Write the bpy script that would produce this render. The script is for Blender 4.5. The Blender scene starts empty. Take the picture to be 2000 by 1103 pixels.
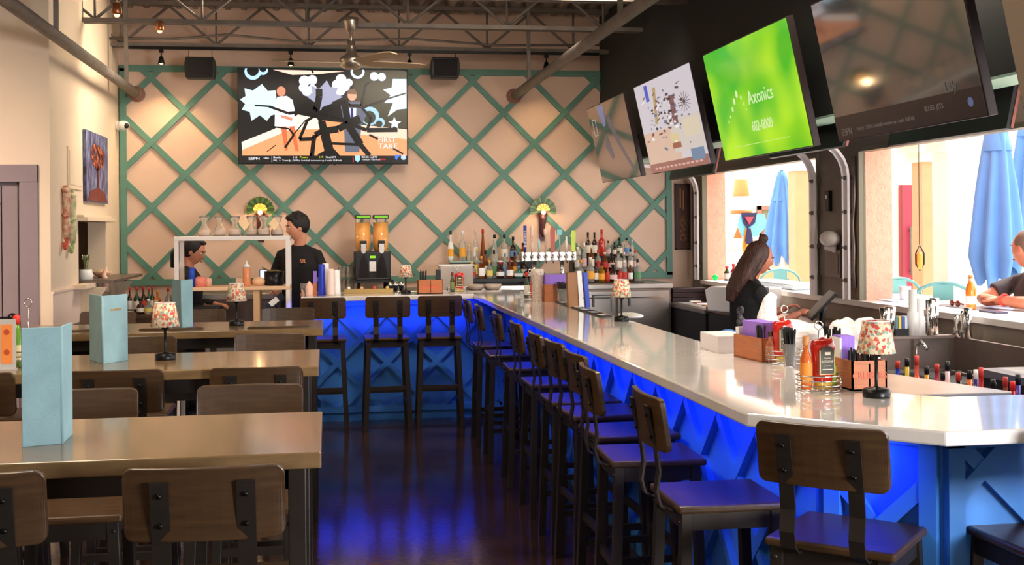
import bpy, bmesh, math, random
from mathutils import Vector, Matrix, Quaternion
from math import pi, sin, cos, radians as R
random.seed(7)
SC = bpy.context.scene
COL = SC.collection
PI = pi
# ------------------------------------------------------------------ camera
F, PX, HY, EYE = 2300., 1000., 447., 1.61
YAW, ROLL = math.atan(360/2300.), .0085
cam = bpy.data.cameras.new('camera'); co = bpy.data.objects.new('camera', cam); COL.objects.link(co)
cam.sensor_width = 36; cam.lens = F/2000*36
cam.shift_y = (HY-551.5)/2000.
cam.clip_start = .05; cam.clip_end = 300
co.location = (0, 0, EYE)
co.rotation_mode = 'QUATERNION'
co.rotation_quaternion = (Matrix.Rotation(-YAW, 4, 'Z') @ Matrix.Rotation(PI/2, 4, 'X') @ Matrix.Rotation(-ROLL, 4, 'Z')).to_quaternion()
SC.camera = co
_c, _s = cos(YAW), sin(YAW)
def _ray(px, py):
    u = px-PX; v = HY-py
    a = u*cos(ROLL)+v*sin(ROLL); b = -u*sin(ROLL)+v*cos(ROLL)
    return Vector((_c*a/F+_s, -_s*a/F+_c, b/F))
O = Vector((0, 0, EYE))
def at_z(px, py, z): r = _ray(px, py); return O+r*((z-EYE)/r.z)
def at_y(px, py, y): r = _ray(px, py); return O+r*(y/r.y)
def at_x(px, py, x): r = _ray(px, py); return O+r*(x/r.x)
# ------------------------------------------------------------------ world, sun, exposure
w = bpy.data.worlds.new('world'); SC.world = w; w.use_nodes = True
nt = w.node_tree; bg = nt.nodes['Background']
sky = nt.nodes.new('ShaderNodeTexSky'); sky.sky_type = 'HOSEK_WILKIE'; sky.turbidity = 5; sky.ground_albedo = .6
sky.sun_direction = Vector((.55, .25, .8)).normalized()
mixw = nt.nodes.new('ShaderNodeMix'); mixw.data_type = 'RGBA'; mixw.inputs[0].default_value = .75
nt.links.new(sky.outputs[0], mixw.inputs[6]); mixw.inputs[7].default_value = (1., .97, .95, 1)
nt.links.new(mixw.outputs[2], bg.inputs[0]); bg.inputs[1].default_value = 3.0
sun = bpy.data.lights.new('sun', 'SUN'); sun.energy = 6; sun.angle = R(1.5); sun.color = (1, .95, .86)
so = bpy.data.objects.new('sun', sun); COL.objects.link(so); so.rotation_euler = Vector((-.42, -.22, -.88)).to_track_quat('-Z', 'Y').to_euler()
def area(name, loc, d, sx, sy, p, col=(1, 1, 1), spread=None):
    l = bpy.data.lights.new(name, 'AREA'); l.shape = 'RECTANGLE'; l.size = sx; l.size_y = sy; l.energy = p; l.color = col
    if spread: l.spread = spread
    o = bpy.data.objects.new(name, l); COL.objects.link(o); o.location = loc
    o.rotation_euler = Vector(d).to_track_quat('-Z', 'Y').to_euler(); return o
BLUE = (.03, .09, 1.)
# added fill from behind the camera and right, blue LED tape below the counter
area('added_fill_rear', (-1.6, -2.2, 2.2), (.1, 1, -.1), 5, 2.0, 16, (1, .92, .82))  # unseen fill added behind the camera for surfaces facing it
area('added_fill_near_hatch', (3.55, -0.5, 1.5), (-.42, 1, -.18), 1.3, .9, 150, (.95, .97, 1))  # unseen lamp added as near-hatch daylight, side-lights the blue panels
area('bar_led_tape_long', (1.25, 6.4, 1.022), (.12, 0, -1), .03, 6.2, 10, BLUE, R(140))
bpy.data.objects['bar_led_tape_long'].rotation_euler = (0, R(-38), 0)
area('bar_led_tape_far', (.45, 9.84, 1.022), (0, 1, -.55), 1.5, .03, 1.9, BLUE, R(80))
area('bar_led_tape_corner', (1.50, 3.22, 1.0), (.6, .6, -1), .05, .05, .6, BLUE, R(150))
area('added_fill_bar', (2.1, 5.0, 3.2), (-.12, 0, -1), .5, 3.0, 72, (1, .86, .7))  # unseen fill added over the bar to brighten the countertop
area('added_fill_tables', (-1.2, 3.6, 3.2), (0, 0, -1), .6, 2.6, 46, (1, .83, .62))  # added fill above the tables, out of view
area('added_fill_left', (-3.4, 6.2, 3.4), (.05, .85, -1), 1.4, 1.4, 46, (1, .78, .66), R(95))  # unseen fill added to lift the door wall at left
area('added_fill_side', (-.4, 10.15, 3.55), (-1, -.15, -.62), .3, .8, 19, (1, .84, .66), R(110))  # added fill for the left side wall, no fixture modelled
area('added_fill_far', (1.3, 8.3, 3.35), (0, .95, -1), 1.8, .3, 20, (1, .84, .7), R(120))  # extra fill added to brighten the back wall
area('added_fill_back', (-.2, 9.9, 3.1), (0, .5, -1), 2.8, .2, 5, (1, .84, .66))  # added fill washing the lattice wall from above
SC.view_settings.view_transform = 'Standard'; SC.view_settings.look = 'None'
SC.view_settings.exposure = 0.64; SC.view_settings.gamma = 1; SC.view_settings.use_curve_mapping = False
# ------------------------------------------------------------------ materials
def s2l(c): return tuple(((x/255.)/12.92 if x/255. < .04045 else ((x/255.+.055)/1.055)**2.4) for x in c[:3])
MATS = {}
def mat(name, rgb, rough=.5, metal=0, var=0, vscale=20, stretch=None, bump=0, bscale=60, emit=None, es=1, trans=0, ior=1.45, coat=0, rgb2=None, kind=None):
    if name in MATS: return MATS[name]
    m = bpy.data.materials.new(name); m.use_nodes = True; n = m.node_tree; b = n.nodes['Principled BSDF']
    c = s2l(rgb); b.inputs['Base Color'].default_value = (*c, 1)
    b.inputs['Roughness'].default_value = rough; b.inputs['Metallic'].default_value = metal
    b.inputs['IOR'].default_value = ior
    if trans: b.inputs['Transmission Weight'].default_value = trans
    if coat: b.inputs['Coat Weight'].default_value = coat; b.inputs['Coat Roughness'].default_value = .08
    tc = n.nodes.new('ShaderNodeTexCoord'); mp = n.nodes.new('ShaderNodeMapping'); n.links.new(tc.outputs['Object'], mp.inputs[0])
    if stretch: mp.inputs['Scale'].default_value = stretch
    if var or rgb2:
        if kind == 'voronoi':
            t = n.nodes.new('ShaderNodeTexVoronoi'); t.inputs['Scale'].default_value = vscale; out = t.outputs['Color']
        else:
            t = n.nodes.new('ShaderNodeTexNoise'); t.inputs['Scale'].default_value = vscale; t.inputs['Detail'].default_value = 6; out = t.outputs['Fac']
        n.links.new(mp.outputs[0], t.inputs['Vector'])
        cr = n.nodes.new('ShaderNodeValToRGB'); n.links.new(out, cr.inputs[0])
        c2 = s2l(rgb2) if rgb2 else tuple(x*(1-var) for x in c)
        cr.color_ramp.elements[0].position = .35; cr.color_ramp.elements[1].position = .65
        cr.color_ramp.elements[0].color = (*c2, 1); cr.color_ramp.elements[1].color = (*c, 1)
        n.links.new(cr.outputs[0], b.inputs['Base Color'])
    if bump:
        t = n.nodes.new('ShaderNodeTexNoise'); t.inputs['Scale'].default_value = bscale; n.links.new(mp.outputs[0], t.inputs['Vector'])
        bp = n.nodes.new('ShaderNodeBump'); bp.inputs['Strength'].default_value = bump; bp.inputs['Distance'].default_value = .01
        n.links.new(t.outputs['Fac'], bp.inputs['Height']); n.links.new(bp.outputs[0], b.inputs['Normal'])
    if emit: b.inputs['Emission Color'].default_value = (*s2l(emit), 1); b.inputs['Emission Strength'].default_value = es
    MATS[name] = m; return m
def floral():
    m = bpy.data.materials.new('floral_cloth'); m.use_nodes = True; n = m.node_tree; b = n.nodes['Principled BSDF']
    b.inputs['Roughness'].default_value = .9
    tc = n.nodes.new('ShaderNodeTexCoord'); v = n.nodes.new('ShaderNodeTexVoronoi'); v.inputs['Scale'].default_value = 95
    n.links.new(tc.outputs['Object'], v.inputs['Vector'])
    cr = n.nodes.new('ShaderNodeValToRGB'); cr.color_ramp.interpolation = 'CONSTANT'; n.links.new(v.outputs['Color'], cr.inputs[0])
    el = cr.color_ramp.elements; cols = [(0, (214, 120, 90)), (.22, (230, 214, 184)), (.38, (150, 170, 160)), (.46, (226, 160, 116)), (.54, (226, 210, 180)), (.66, (150, 160, 130)), (.72, (204, 84, 70))]
    el[0].color = (*s2l(cols[0][1]), 1); el[1].position = cols[1][0]; el[1].color = (*s2l(cols[1][1]), 1)
    for p, c in cols[2:]: e = el.new(p); e.color = (*s2l(c), 1)
    lt = n.nodes.new('ShaderNodeMath'); lt.operation = 'LESS_THAN'; lt.inputs[1].default_value = .75; n.links.new(v.outputs['Distance'], lt.inputs[0])
    mx = n.nodes.new('ShaderNodeMix'); mx.data_type = 'RGBA'; n.links.new(lt.outputs[0], mx.inputs[0]); mx.inputs[6].default_value = (*s2l((222, 208, 178)), 1)
    n.links.new(cr.outputs[0], mx.inputs[7]); n.links.new(mx.outputs[2], b.inputs['Base Color'])
    return m
M_FLORAL = floral()
M_WALL = mat('peach_beige_paint', (226, 194, 172), .8, var=.05, vscale=3, bump=.15, bscale=90)
M_CREAM = mat('cream_paint', (228, 206, 178), .8, var=.04, vscale=2, bump=.12, bscale=90)
M_GREEN = mat('teal_green_paint', (96, 142, 126), .55, var=.1, vscale=8)
M_FLOOR = mat('dark_polished_concrete', (66, 44, 38), .13, var=.55, vscale=2.2, bump=.06, bscale=25)
M_DECK = mat('grey_corrugated_steel', (158, 146, 136), .6, .3, var=.3, vscale=3)
M_STEELG = mat('grey_painted_steel', (128, 118, 108), .6, .1, var=.25, vscale=9)
M_HEAD = mat('charcoal_green_paint', (44, 47, 45), .7, var=.12, vscale=5)
M_MINT = mat('mint_paint', (170, 205, 185), .5)
M_DOOR = mat('mauve_grey_paint', (138, 122, 124), .5, var=.06, vscale=6)
M_BLACK = mat('black_plastic', (16, 15, 16), .45)
M_BLKM = mat('black_metal', (20, 19, 19), .35, .4)
M_BLUE = mat('blue_gloss_paint', (64, 134, 216), .4, var=.06, vscale=5)
M_QUARTZ = mat('pale_quartz', (240, 233, 228), .05, var=.08, vscale=6, coat=.6)
M_WOOD = mat('grey_brown_wood', (136, 108, 74), .2, var=.35, vscale=7, stretch=(1.2, 14, 4), coat=.25)
M_STOOLW = mat('dark_stained_wood', (78, 55, 34), .34, var=.3, vscale=5, stretch=(1.5, 9, 16), coat=.1)
M_STOOLM = mat('gunmetal_steel', (62, 55, 50), .38, .6, var=.15, vscale=12)
M_CHROME = mat('chrome', (225, 222, 218), .12, 1)
M_STAIN = mat('brushed_stainless', (190, 182, 175), .32, 1, var=.12, vscale=6, stretch=(1, 1, 30))
M_STAIND = mat('dull_stainless', (146, 130, 122), .42, .75, var=.25, vscale=4)
M_NICKEL = mat('brushed_nickel', (190, 178, 162), .28, .9)
M_BLADE = mat('fan_blade_tan', (176, 152, 120), .5, var=.1)
M_MENU = mat('pale_blue_linen', (146, 182, 190), .85, var=.12, vscale=14, bump=.2, bscale=350)
M_GOLD = mat('gold_foil', (230, 190, 110), .35, .8)
M_WHITE = mat('white_plastic', (238, 236, 232), .4)
M_WHITEM = mat('white_enamel', (236, 228, 220), .35)
M_GLASS = mat('clear_glass', (250, 250, 248), .03, trans=1, ior=1.3)
M_BOX = mat('orange_brown_wood', (196, 118, 74), .55, var=.2, vscale=6, stretch=(2, 2, 22))
M_PURPLE = mat('purple_paper', (162, 122, 224), .7, var=.12, vscale=60, stretch=(1, 1, .02))
M_BLUEUMB = mat('blue_canvas', (88, 138, 204), .85, var=.12, vscale=3)
M_STUCCO = mat('pink_stucco', (232, 170, 146), .9, var=.1, vscale=18, bump=.6, bscale=60)
M_TAN = mat('tan_stucco', (196, 150, 112), .9, var=.06, vscale=8, bump=.3)
M_WSTUC = mat('white_stucco', (240, 234, 226), .9, var=.03, vscale=6, bump=.2)
M_PATIO = mat('pale_patio_paving', (225, 215, 205), .9, var=.08, vscale=3)
M_TEALM = mat('teal_metal', (96, 150, 150), .4, .3)
M_SKIN1 = mat('skin_light_tan', (214, 150, 118), .55, var=.06, vscale=30)
M_SKIN2 = mat('skin_warm', (205, 138, 104), .55, var=.06, vscale=30)
M_SKIN3 = mat('skin_sunburnt', (206, 128, 100), .55, var=.08, vscale=25)
M_HAIRB = mat('black_hair', (22, 16, 15), .5, bump=.6, bscale=200, stretch=(1, 1, .15))
M_HAIRBR = mat('brown_hair', (84, 50, 38), .45, var=.5, vscale=40, stretch=(1, 1, .08), bump=.8, bscale=160)
M_SHIRT = mat('black_cotton', (22, 20, 22), .85, bump=.5, bscale=14)
M_SHIRTG = mat('charcoal_cotton', (66, 60, 64), .85, bump=.5, bscale=14)
M_TROUS = mat('dark_trousers', (26, 26, 32), .85, bump=.3, bscale=16)
def plain(r, g, b, rough=.5, **k):
    return mat('paint_%02x%02x%02x_%d' % (r, g, b, int(rough*100)), (r, g, b), rough, **k)
def glow(r, g, b, s=1.0):
    return mat('screen_%02x%02x%02x_%d' % (r, g, b, int(s*100)), (8, 8, 8), .25, emit=(r, g, b), es=s)
# ------------------------------------------------------------------ mesh builder
class MB:
    def __init__(s): s.v = []; s.f = []; s.mi = []; s.mats = []; s.cur = 0; s.sm = []
    def use(s, m):
        if m not in s.mats: s.mats.append(m)
        s.cur = s.mats.index(m); return s
    def add(s, vs, fs, smooth=False, M=None):
        k = len(s.v)
        for p in vs:
            p = Vector(p); s.v.append(M @ p if M else p)
        for f in fs: s.f.append([i+k for i in f]); s.mi.append(s.cur); s.sm.append(smooth)
        return s
    def box(s, c, d, rz=0, M=None, rx=0, ry=0):
        x, y, z = d[0]/2, d[1]/2, d[2]/2
        vs = [Vector(p) for p in ((-x,-y,-z),(x,-y,-z),(x,y,-z),(-x,y,-z),(-x,-y,z),(x,-y,z),(x,y,z),(-x,y,z))]
        T = Matrix.Translation(Vector(c)) @ Matrix.Rotation(rz, 4, 'Z') @ Matrix.Rotation(ry, 4, 'Y') @ Matrix.Rotation(rx, 4, 'X')
        if M: T = M @ T
        return s.add(vs, [(0,3,2,1),(4,5,6,7),(0,1,5,4),(1,2,6,5),(2,3,7,6),(3,0,4,7)], M=T)
    def b2(s, a, b, M=None):
        a, b = Vector(a), Vector(b); return s.box((a+b)/2, [abs(t) for t in (b-a)], M=M)
    def bar(s, p, q, wd, ht, up=(0, 0, 1)):
        p, q = Vector(p), Vector(q); d = q-p; L = d.length; d.normalize(); u = Vector(up); x = d.cross(u)
        if x.length < 1e-5: x = d.cross(Vector((1, 0, 0)))
        x.normalize(); u = x.cross(d)
        T = Matrix((x, d, u)).transposed().to_4x4(); T.translation = (p+q)/2
        return s.box((0, 0, 0), (wd, L, ht), M=T)
    def prism(s, poly, z0, z1, M=None):
        n = len(poly); vs = [(x, y, z0) for x, y in poly]+[(x, y, z1) for x, y in poly]
        a = sum(poly[i][0]*poly[(i+1)%n][1]-poly[(i+1)%n][0]*poly[i][1] for i in range(n))
        lo = tuple(range(n)); hi = tuple(range(n, 2*n))
        sd = [(i, (i+1)%n, (i+1)%n+n, i+n) for i in range(n)]
        fs = ([lo[::-1], hi]+sd) if a > 0 else ([lo, hi[::-1]]+[f[::-1] for f in sd])
        return s.add(vs, fs, M=M)
    def lathe(s, prof, c=(0, 0, 0), seg=20, M=None, smooth=True, cap=True, sx=1, sy=1):
        vs = []; fs = []; n = len(prof)
        for r, z in prof:
            for k in range(seg):
                a = 2*PI*k/seg; vs.append((c[0]+r*cos(a)*sx, c[1]+r*sin(a)*sy, c[2]+z))
        for i in range(n-1):
            for k in range(seg):
                k2 = (k+1)%seg; fs.append((i*seg+k, i*seg+k2, (i+1)*seg+k2, (i+1)*seg+k))
        if cap: fs.append(tuple(range(seg))[::-1]); fs.append(tuple((n-1)*seg+k for k in range(seg)))
        return s.add(vs, fs, smooth, M)
    def cyl(s, p, q, r, r2=None, seg=12, smooth=True):
        return s.tube([p, q], [r, r if r2 is None else r2], seg, smooth)
    def tube(s, pts, r, seg=10, smooth=True, closed=False, asp=1, ref=None):
        pts = [Vector(p) for p in pts]; n = len(pts)
        rr = r if isinstance(r, (list, tuple)) else [r]*n
        vs = []; fs = []; u = Vector(ref) if ref else None
        for i, p in enumerate(pts):
            if closed: t = pts[(i+1)%n]-pts[i-1]
            else: t = pts[min(i+1, n-1)]-pts[max(i-1, 0)]
            t.normalize()
            if u is None: u = Vector((0, 0, 1)) if abs(t.z) < .9 else Vector((1, 0, 0))
            if ref: u = Vector(ref)
            x = t.cross(u)
            if x.length < 1e-4: x = t.orthogonal()
            x.normalize(); u = x.cross(t).normalized()
            ra = rr[i]; rb = ra*asp
            if isinstance(ra, (list, tuple)): ra, rb = ra
            for k in range(seg):
                a = 2*PI*k/seg; vs.append(p+x*cos(a)*ra+u*sin(a)*rb)
        m = n if closed else n-1
        for i in range(m):
            for k in range(seg):
                k2 = (k+1)%seg; j = (i+1)%n; fs.append((i*seg+k, j*seg+k, j*seg+k2, i*seg+k2))
        if not closed: fs.append(tuple(range(seg))); fs.append(tuple((n-1)*seg+k for k in range(seg))[::-1])
        return s.add(vs, fs, smooth)
    def ball(s, c, r, seg=14, M=None):
        if not isinstance(r, (tuple, list)): r = (r, r, r)
        vs = []; fs = []; n = max(6, seg//2+1)
        for i in range(n+1):
            t = PI*i/n
            for k in range(seg):
                a = 2*PI*k/seg; vs.append((c[0]+r[0]*sin(t)*cos(a), c[1]+r[1]*sin(t)*sin(a), c[2]-r[2]*cos(t)))
        for i in range(n):
            for k in range(seg):
                k2 = (k+1)%seg; fs.append((i*seg+k, i*seg+k2, (i+1)*seg+k2, (i+1)*seg+k))
        return s.add(vs, fs, True, M)
    def build(s, name, m=None, parent=None, bev=0, loc=None, remesh=0, smooth=0, rz=0, subs=0):
        me = bpy.data.meshes.new(name)
        me.from_pydata([tuple(v) for v in s.v], [], s.f)
        mats = s.mats or [m]
        if m and not s.mats: mats = [m]
        for k in mats: me.materials.append(k)
        for p, i, sm in zip(me.polygons, s.mi, s.sm): p.material_index = i if s.mats else 0; p.use_smooth = sm
        bm = bmesh.new(); bm.from_mesh(me); bmesh.ops.remove_doubles(bm, verts=bm.verts, dist=1e-5)
        bmesh.ops.recalc_face_normals(bm, faces=bm.faces); bm.to_mesh(me); bm.free()
        o = bpy.data.objects.new(name, me); COL.objects.link(o)
        if parent: o.parent = parent
        if remesh:
            a = o.modifiers.new('r', 'REMESH'); a.mode = 'VOXEL'; a.voxel_size = remesh; a.use_smooth_shade = True
            if smooth: b = o.modifiers.new('s', 'SMOOTH'); b.iterations = smooth; b.factor = .5
            dg = bpy.context.evaluated_depsgraph_get(); me2 = bpy.data.meshes.new_from_object(o.evaluated_get(dg))
            o.modifiers.clear(); o.data = me2; me2.name = name
            if not len(me2.materials): me2.materials.append(mats[0])
            for p in me2.polygons: p.use_smooth = True
        if bev:
            b = o.modifiers.new('bevel', 'BEVEL'); b.width = bev; b.segments = 2; b.limit_method = 'ANGLE'; b.angle_limit = R(40)
        if loc is not None: o.location = loc
        if rz: o.rotation_euler = (0, 0, rz)
        return o
def tag(o, label=None, cat=None, group=None, kind=None):
    if label: o['label'] = label
    if cat: o['category'] = cat
    if group: o['group'] = group
    if kind: o['kind'] = kind
    return o
def thing(name, label, cat, loc=(0, 0, 0), rz=0, group=None):
    o = bpy.data.objects.new(name, None); COL.objects.link(o); o.location = loc; o.rotation_euler = (0, 0, rz); o.empty_display_size = .05
    return tag(o, label, cat, group)
def struct(o): o['kind'] = 'structure'; return o
def copy_tree(o, parent=None):
    c = o.copy(); COL.objects.link(c)
    if parent: c.parent = parent
    for ch in [x for x in bpy.data.objects if x.parent == o]: copy_tree(ch, c)
    return c
def dup(o, loc, rz=0, label=None, group=None, scale=None):
    c = copy_tree(o); c.location = loc; c.rotation_euler = (0, 0, rz)
    if label: c['label'] = label
    if group: c['group'] = group
    if scale: c.scale = (scale,)*3
    return c
def text(s, size, m, M, parent=None, name='lettering', ext=.0006, align='CENTER', sx=1, spacing=1, join=None):
    cu = bpy.data.curves.new('t', 'FONT'); cu.body = s; cu.size = size; cu.extrude = ext; cu.align_x = align; cu.align_y = 'CENTER'; cu.resolution_u = 2
    cu.space_character = spacing
    o = bpy.data.objects.new('t', cu); COL.objects.link(o)
    dg = bpy.context.evaluated_depsgraph_get(); me = bpy.data.meshes.new_from_object(o.evaluated_get(dg))
    bpy.data.objects.remove(o)
    T = M @ Matrix.Diagonal((sx, 1, 1, 1))
    if join is not None:
        join.use(m); join.add([T @ v.co for v in me.vertices], [tuple(p.vertices) for p in me.polygons]); return
    me.transform(T); me.materials.clear(); me.materials.append(m); me.name = name
    r = bpy.data.objects.new(name, me); COL.objects.link(r)
    if parent: r.parent = parent
    return r
def frame(o, x, n):   # matrix: local x -> x, local z -> n (normal), local y -> n cross x
    x = Vector(x).normalized(); n = Vector(n).normalized(); y = n.cross(x).normalized(); x = y.cross(n)
    T = Matrix((x, y, n)).transposed().to_4x4(); T.translation = Vector(o); return T
ORD = ['first','second','third','fourth','fifth','sixth','seventh','eighth','ninth','tenth','eleventh','twelfth','thirteenth','fourteenth','fifteenth','sixteenth']
def lattice(mb, x0, x1, z0, z1, nx, nz, P, wd, dp, M, border=None):
    # diagonal battens through nodes (nx+k*P/2, nz+j*P/2), clipped to the rectangle; local plane x,y with z out
    h = P/2
    def seg(c, sgn):   # z = sgn*x + c
        pts = []
        for x in (x0, x1):
            z = sgn*x+c
            if z0-1e-9 <= z <= z1+1e-9: pts.append((x, z))
        for z in (z0, z1):
            x = (z-c)/sgn
            if x0 < x < x1: pts.append((x, z))
        return sorted(set((round(a, 5), round(b, 5)) for a, b in pts))
    for sgn in (1, -1):
        c0 = nz-sgn*nx; k0 = -40
        for k in range(-40, 41):
            p = seg(c0+k*P, sgn)
            if len(p) >= 2 and (Vector(p[0])-Vector(p[-1])).length > .04:
                a, b = p[0], p[-1]
                dz = dp/2 if sgn > 0 else dp/2-.0015
                q = MB(); q.bar((a[0], a[1], dz), (b[0], b[1], dz), wd, 2*dz, (0, 0, 1)); mb.add(q.v, q.f, M=M)
    if border:
        for (a, b, c, d) in ((x0-border/2, z0-border/2, x1+border/2, z0+border/2), (x0-border/2, z1-border/2, x1+border/2, z1+border/2),
                             (x0-border/2, z0, x0+border/2, z1), (x1-border/2, z0, x1+border/2, z1)):
            q = MB(); q.b2((a, b, 0), (c, d, dp+.003)); mb.add(q.v, q.f, M=M)
# ------------------------------------------------------------------ the room
XL, YB, YR = -1.93, 11.5, 8.7          # side wall, back wall, return wall
WX = 3.66                               # inner face of the hatch wall
ZD = 3.72                               # underside of the deck
b = MB(); b.b2((-6, -3, -.1), (WX+.3, 11.7, 0)); struct(b.build('floor', M_FLOOR))
# corrugated deck, flutes run along the room
b = MB(); vs = []; fs = []; n = 0; x = -6.0; prof = []
while x < 3.96:
    for dx, dz in ((0, 0), (.035, .045), (.075, .045), (.11, 0), (.15, 0)): prof.append((x+dx, ZD+dz))
    x += .15
for x_, z_ in prof: vs += [(x_, -3, z_), (x_, 11.7, z_)]
for i in range(len(prof)-1): fs.append((2*i, 2*i+2, 2*i+3, 2*i+1))
k = len(vs); vs += [(-6, -3, ZD+.1), (4, -3, ZD+.1), (4, 11.7, ZD+.1), (-6, 11.7, ZD+.1)]; fs.append((k, k+3, k+2, k+1))
b.add(vs, fs); struct(b.build('ceiling', M_DECK))
b = MB(); b.b2((XL-.2, YB, 0), (WX+.3, YB+.2, ZD+.1)); struct(b.build('wall_back', M_WALL))
# side wall with the serving pass-through cut out
oy0, oy1 = at_x(153, 450, XL).y, at_x(206, 450, XL).y
oz0, oz1 = 1.21, 1.70
b = MB()
for a, c in (((XL-.15, YR, 0), (XL, oy0, ZD)), ((XL-.15, oy1, 0), (XL, YB, ZD)), ((XL-.15, oy0, 0), (XL, oy1, oz0)), ((XL-.15, oy0, oz1), (XL, oy1, ZD))): b.b2(a, c)
struct(b.build('wall_left', M_CREAM))
b = MB(); b.b2((XL-1.6, oy0-.3, .6), (XL-1.5, oy1+.6, 2.4)); b.b2((XL-1.5, oy0-.35, .6), (XL-.15, oy0-.3, 2.4)); b.b2((XL-1.5, oy1+.55, .6), (XL-.15, oy1+.6, 2.4)); b.b2((XL-1.6, oy0-.3, 2.35), (XL-.15, oy1+.6, 2.4)); b.b2((XL-1.6, oy0-.3, .55), (XL-.15, oy1+.6, .6))
struct(b.build('wall_kitchen', M_CREAM))
# return wall facing the room, with the door
dx1 = at_y(60, 400, YR).x; dz = 2.04; dx0 = dx1-.98
b = MB()
for a, c in (((dx1-.07, YR, 0), (XL, YR+.15, ZD)), ((dx0+.07, YR, dz-.07), (dx1-.07, YR+.15, ZD)), ((-6, YR, 0), (dx0+.07, YR+.15, ZD))): b.b2(a, c)
struct(b.build('wall_front_left', M_CREAM))
b = MB(); b.b2((-6.1, -3, 0), (-6, YR, ZD)); struct(b.build('wall_far_left', M_CREAM))
b = MB(); b.b2((-6.1, -3.1, 0), (WX+.2, -3, ZD)); struct(b.build('wall_rear', M_CREAM))
d = MB(); d.b2((dx0+.07, YR+.03, 0), (dx1-.07, YR+.07, dz-.07))
d1 = struct(d.build('door_1', M_DOOR))
d = MB()
for a, c in (((dx1-.2, YR+.018, .05), (dx1-.09, YR+.03, dz-.1)), ((dx0+.09, YR+.018, .05), (dx0+.2, YR+.03, dz-.1)), ((dx0+.2, YR+.018, dz-.22), (dx1-.2, YR+.03, dz-.1)), ((dx0+.2, YR+.018, .9), (dx1-.2, YR+.03, 1.02)), ((dx0+.2, YR+.018, .05), (dx1-.2, YR+.03, .3))): d.b2(a, c)
d.build('door_panel_moulding', M_DOOR, d1, bev=.004)
d = MB(); d.b2((dx1-.07, YR-.02, 0), (dx1+.05, YR+.03, dz+.05)); d.b2((dx0-.05, YR-.02, 0), (dx0+.07, YR+.03, dz+.05)); d.b2((dx0-.05, YR-.025, dz-.07), (dx1+.05, YR+.03, dz+.05))
d.build('door_frame', M_DOOR, d1)
kp = at_y(24, 620, YR-.05); d = MB(); d.ball(kp, .032); d.cyl((kp.x, YR-.05, kp.z), (kp.x, YR+.03, kp.z), .012); d.bar((kp.x, YR-.055, kp.z), (kp.x-.11, YR-.055, kp.z), .014, .014)
d.build('door_handle', M_BLKM, d1)
# wainscot board on side wall and ceiling-level access panel
b = MB(); b.b2((XL, YR+.002, 0), (XL+.012, oy0-.02, 1.18)); b.b2((XL, YR+.002, 1.18), (XL+.02, oy0-.02, 1.195)); b.b2((XL, oy0-.02, 0), (XL+.014, YB, .95)); struct(b.build('trim_2', mat('pale_peach_panel', (232, 208, 188), .6)))
p0, p1 = at_x(130, 285, XL), at_x(158, 372, XL)
b = MB(); b.b2((XL, p0.y, p1.z), (XL+.012, p1.y, p0.z)); b.b2((XL+.012, p0.y+.03, p1.z+.03), (XL+.016, p1.y-.03, p0.z-.03)); struct(b.build('trim_3', M_CREAM, bev=.003))
b = MB(); b.b2((XL, YR+.02, 0), (XL+.03, YB, .1)); struct(b.build('baseboard_left', M_CREAM))
# green lattice on the back wall
n0 = at_y(295, 152, YB); P0 = .6105
T = frame((0, YB, 0), (1, 0, 0), (0, -1, 0))
b = MB(); lattice(b, XL+.04, 3.40, 1.135, 3.15, n0.x, n0.z, P0, .052, .028, T, .058)
tr = struct(b.build('trim_1', M_GREEN))
# pass-through fittings
b = MB(); b.b2((XL-.05, oy0-.04, oz1), (XL+.08, oy1+.02, oz1+.03)); b.b2((XL, oy0-.04, oz1+.03), (XL+.05, oy1+.02, oz1+.05)); struct(b.build('window_1', M_CREAM, bev=.005))
b = MB(); b.use(M_CREAM); b.b2((XL-.15, oy0-.25, oz0-.035), (XL+.1, oy0+.18, oz0)); b.use(M_STAIND); b.b2((XL-.1, oy0+.14, oz0-.005), (XL+.24, YB-.25, oz0+.02))
b.use(M_CREAM)
for yy in (oy0+.1, oy1+.2): b.prism([(0, 0), (.2, 0), (0, -.28)], -.01, .01, M=frame((XL, yy, oz0-.035), (1, 0, 0), (0, -1, 0)))
sh = tag(b.build('pass_shelf', None, bev=.003), 'narrow steel and wood shelf under the serving pass-through on the left wall', 'shelf')
# header wall over the bar (carries the televisions)
HX0, HX1, HZ0, HZ1 = 2.70, 2.90, 2.205, 3.27
b = MB(); b.use(M_HEAD); b.b2((HX0, -2.9, HZ0+.012), (HX1, YB, ZD)); b.use(M_MINT); b.b2((HX0, -2.9, HZ0), (HX1, YB, HZ0+.012))
struct(b.build('wall_header', None))
# hatch wall (right): openings between lintel and counter
CZ, WO = 1.095, WX+.215
LZ = at_x(1425, 328, WX).z
yj1 = at_x(1376, 450, WX).y; yp1 = at_x(1601, 450, WX).y; yp0 = at_x(1686, 450, WX).y
b = MB(); b.b2((WX, yj1, 0), (WO, YB+.2, ZD)); b.b2((WX, yp0, CZ), (WO, yp1, LZ)); b.b2((WX, -2.9, LZ), (WO, yj1, ZD)); b.b2((WX, -2.9, 0), (WO, yj1, CZ-.04)); b.b2((WX, 1.0, CZ), (WO, 1.4, LZ))
struct(b.build('wall_right', M_STUCCO))
b = MB(); b.b2((WX-.012, yj1+.02, 0), (WX, YB, ZD)); b.b2((WX-.012, yp0+.01, CZ), (WX, yp1-.01, LZ)); b.b2((WX-.012, -2.9, LZ+.0), (WX, yj1+.02, ZD)); b.b2((WX-.012, -2.9, 0), (WX, yj1, CZ-.045))
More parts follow.
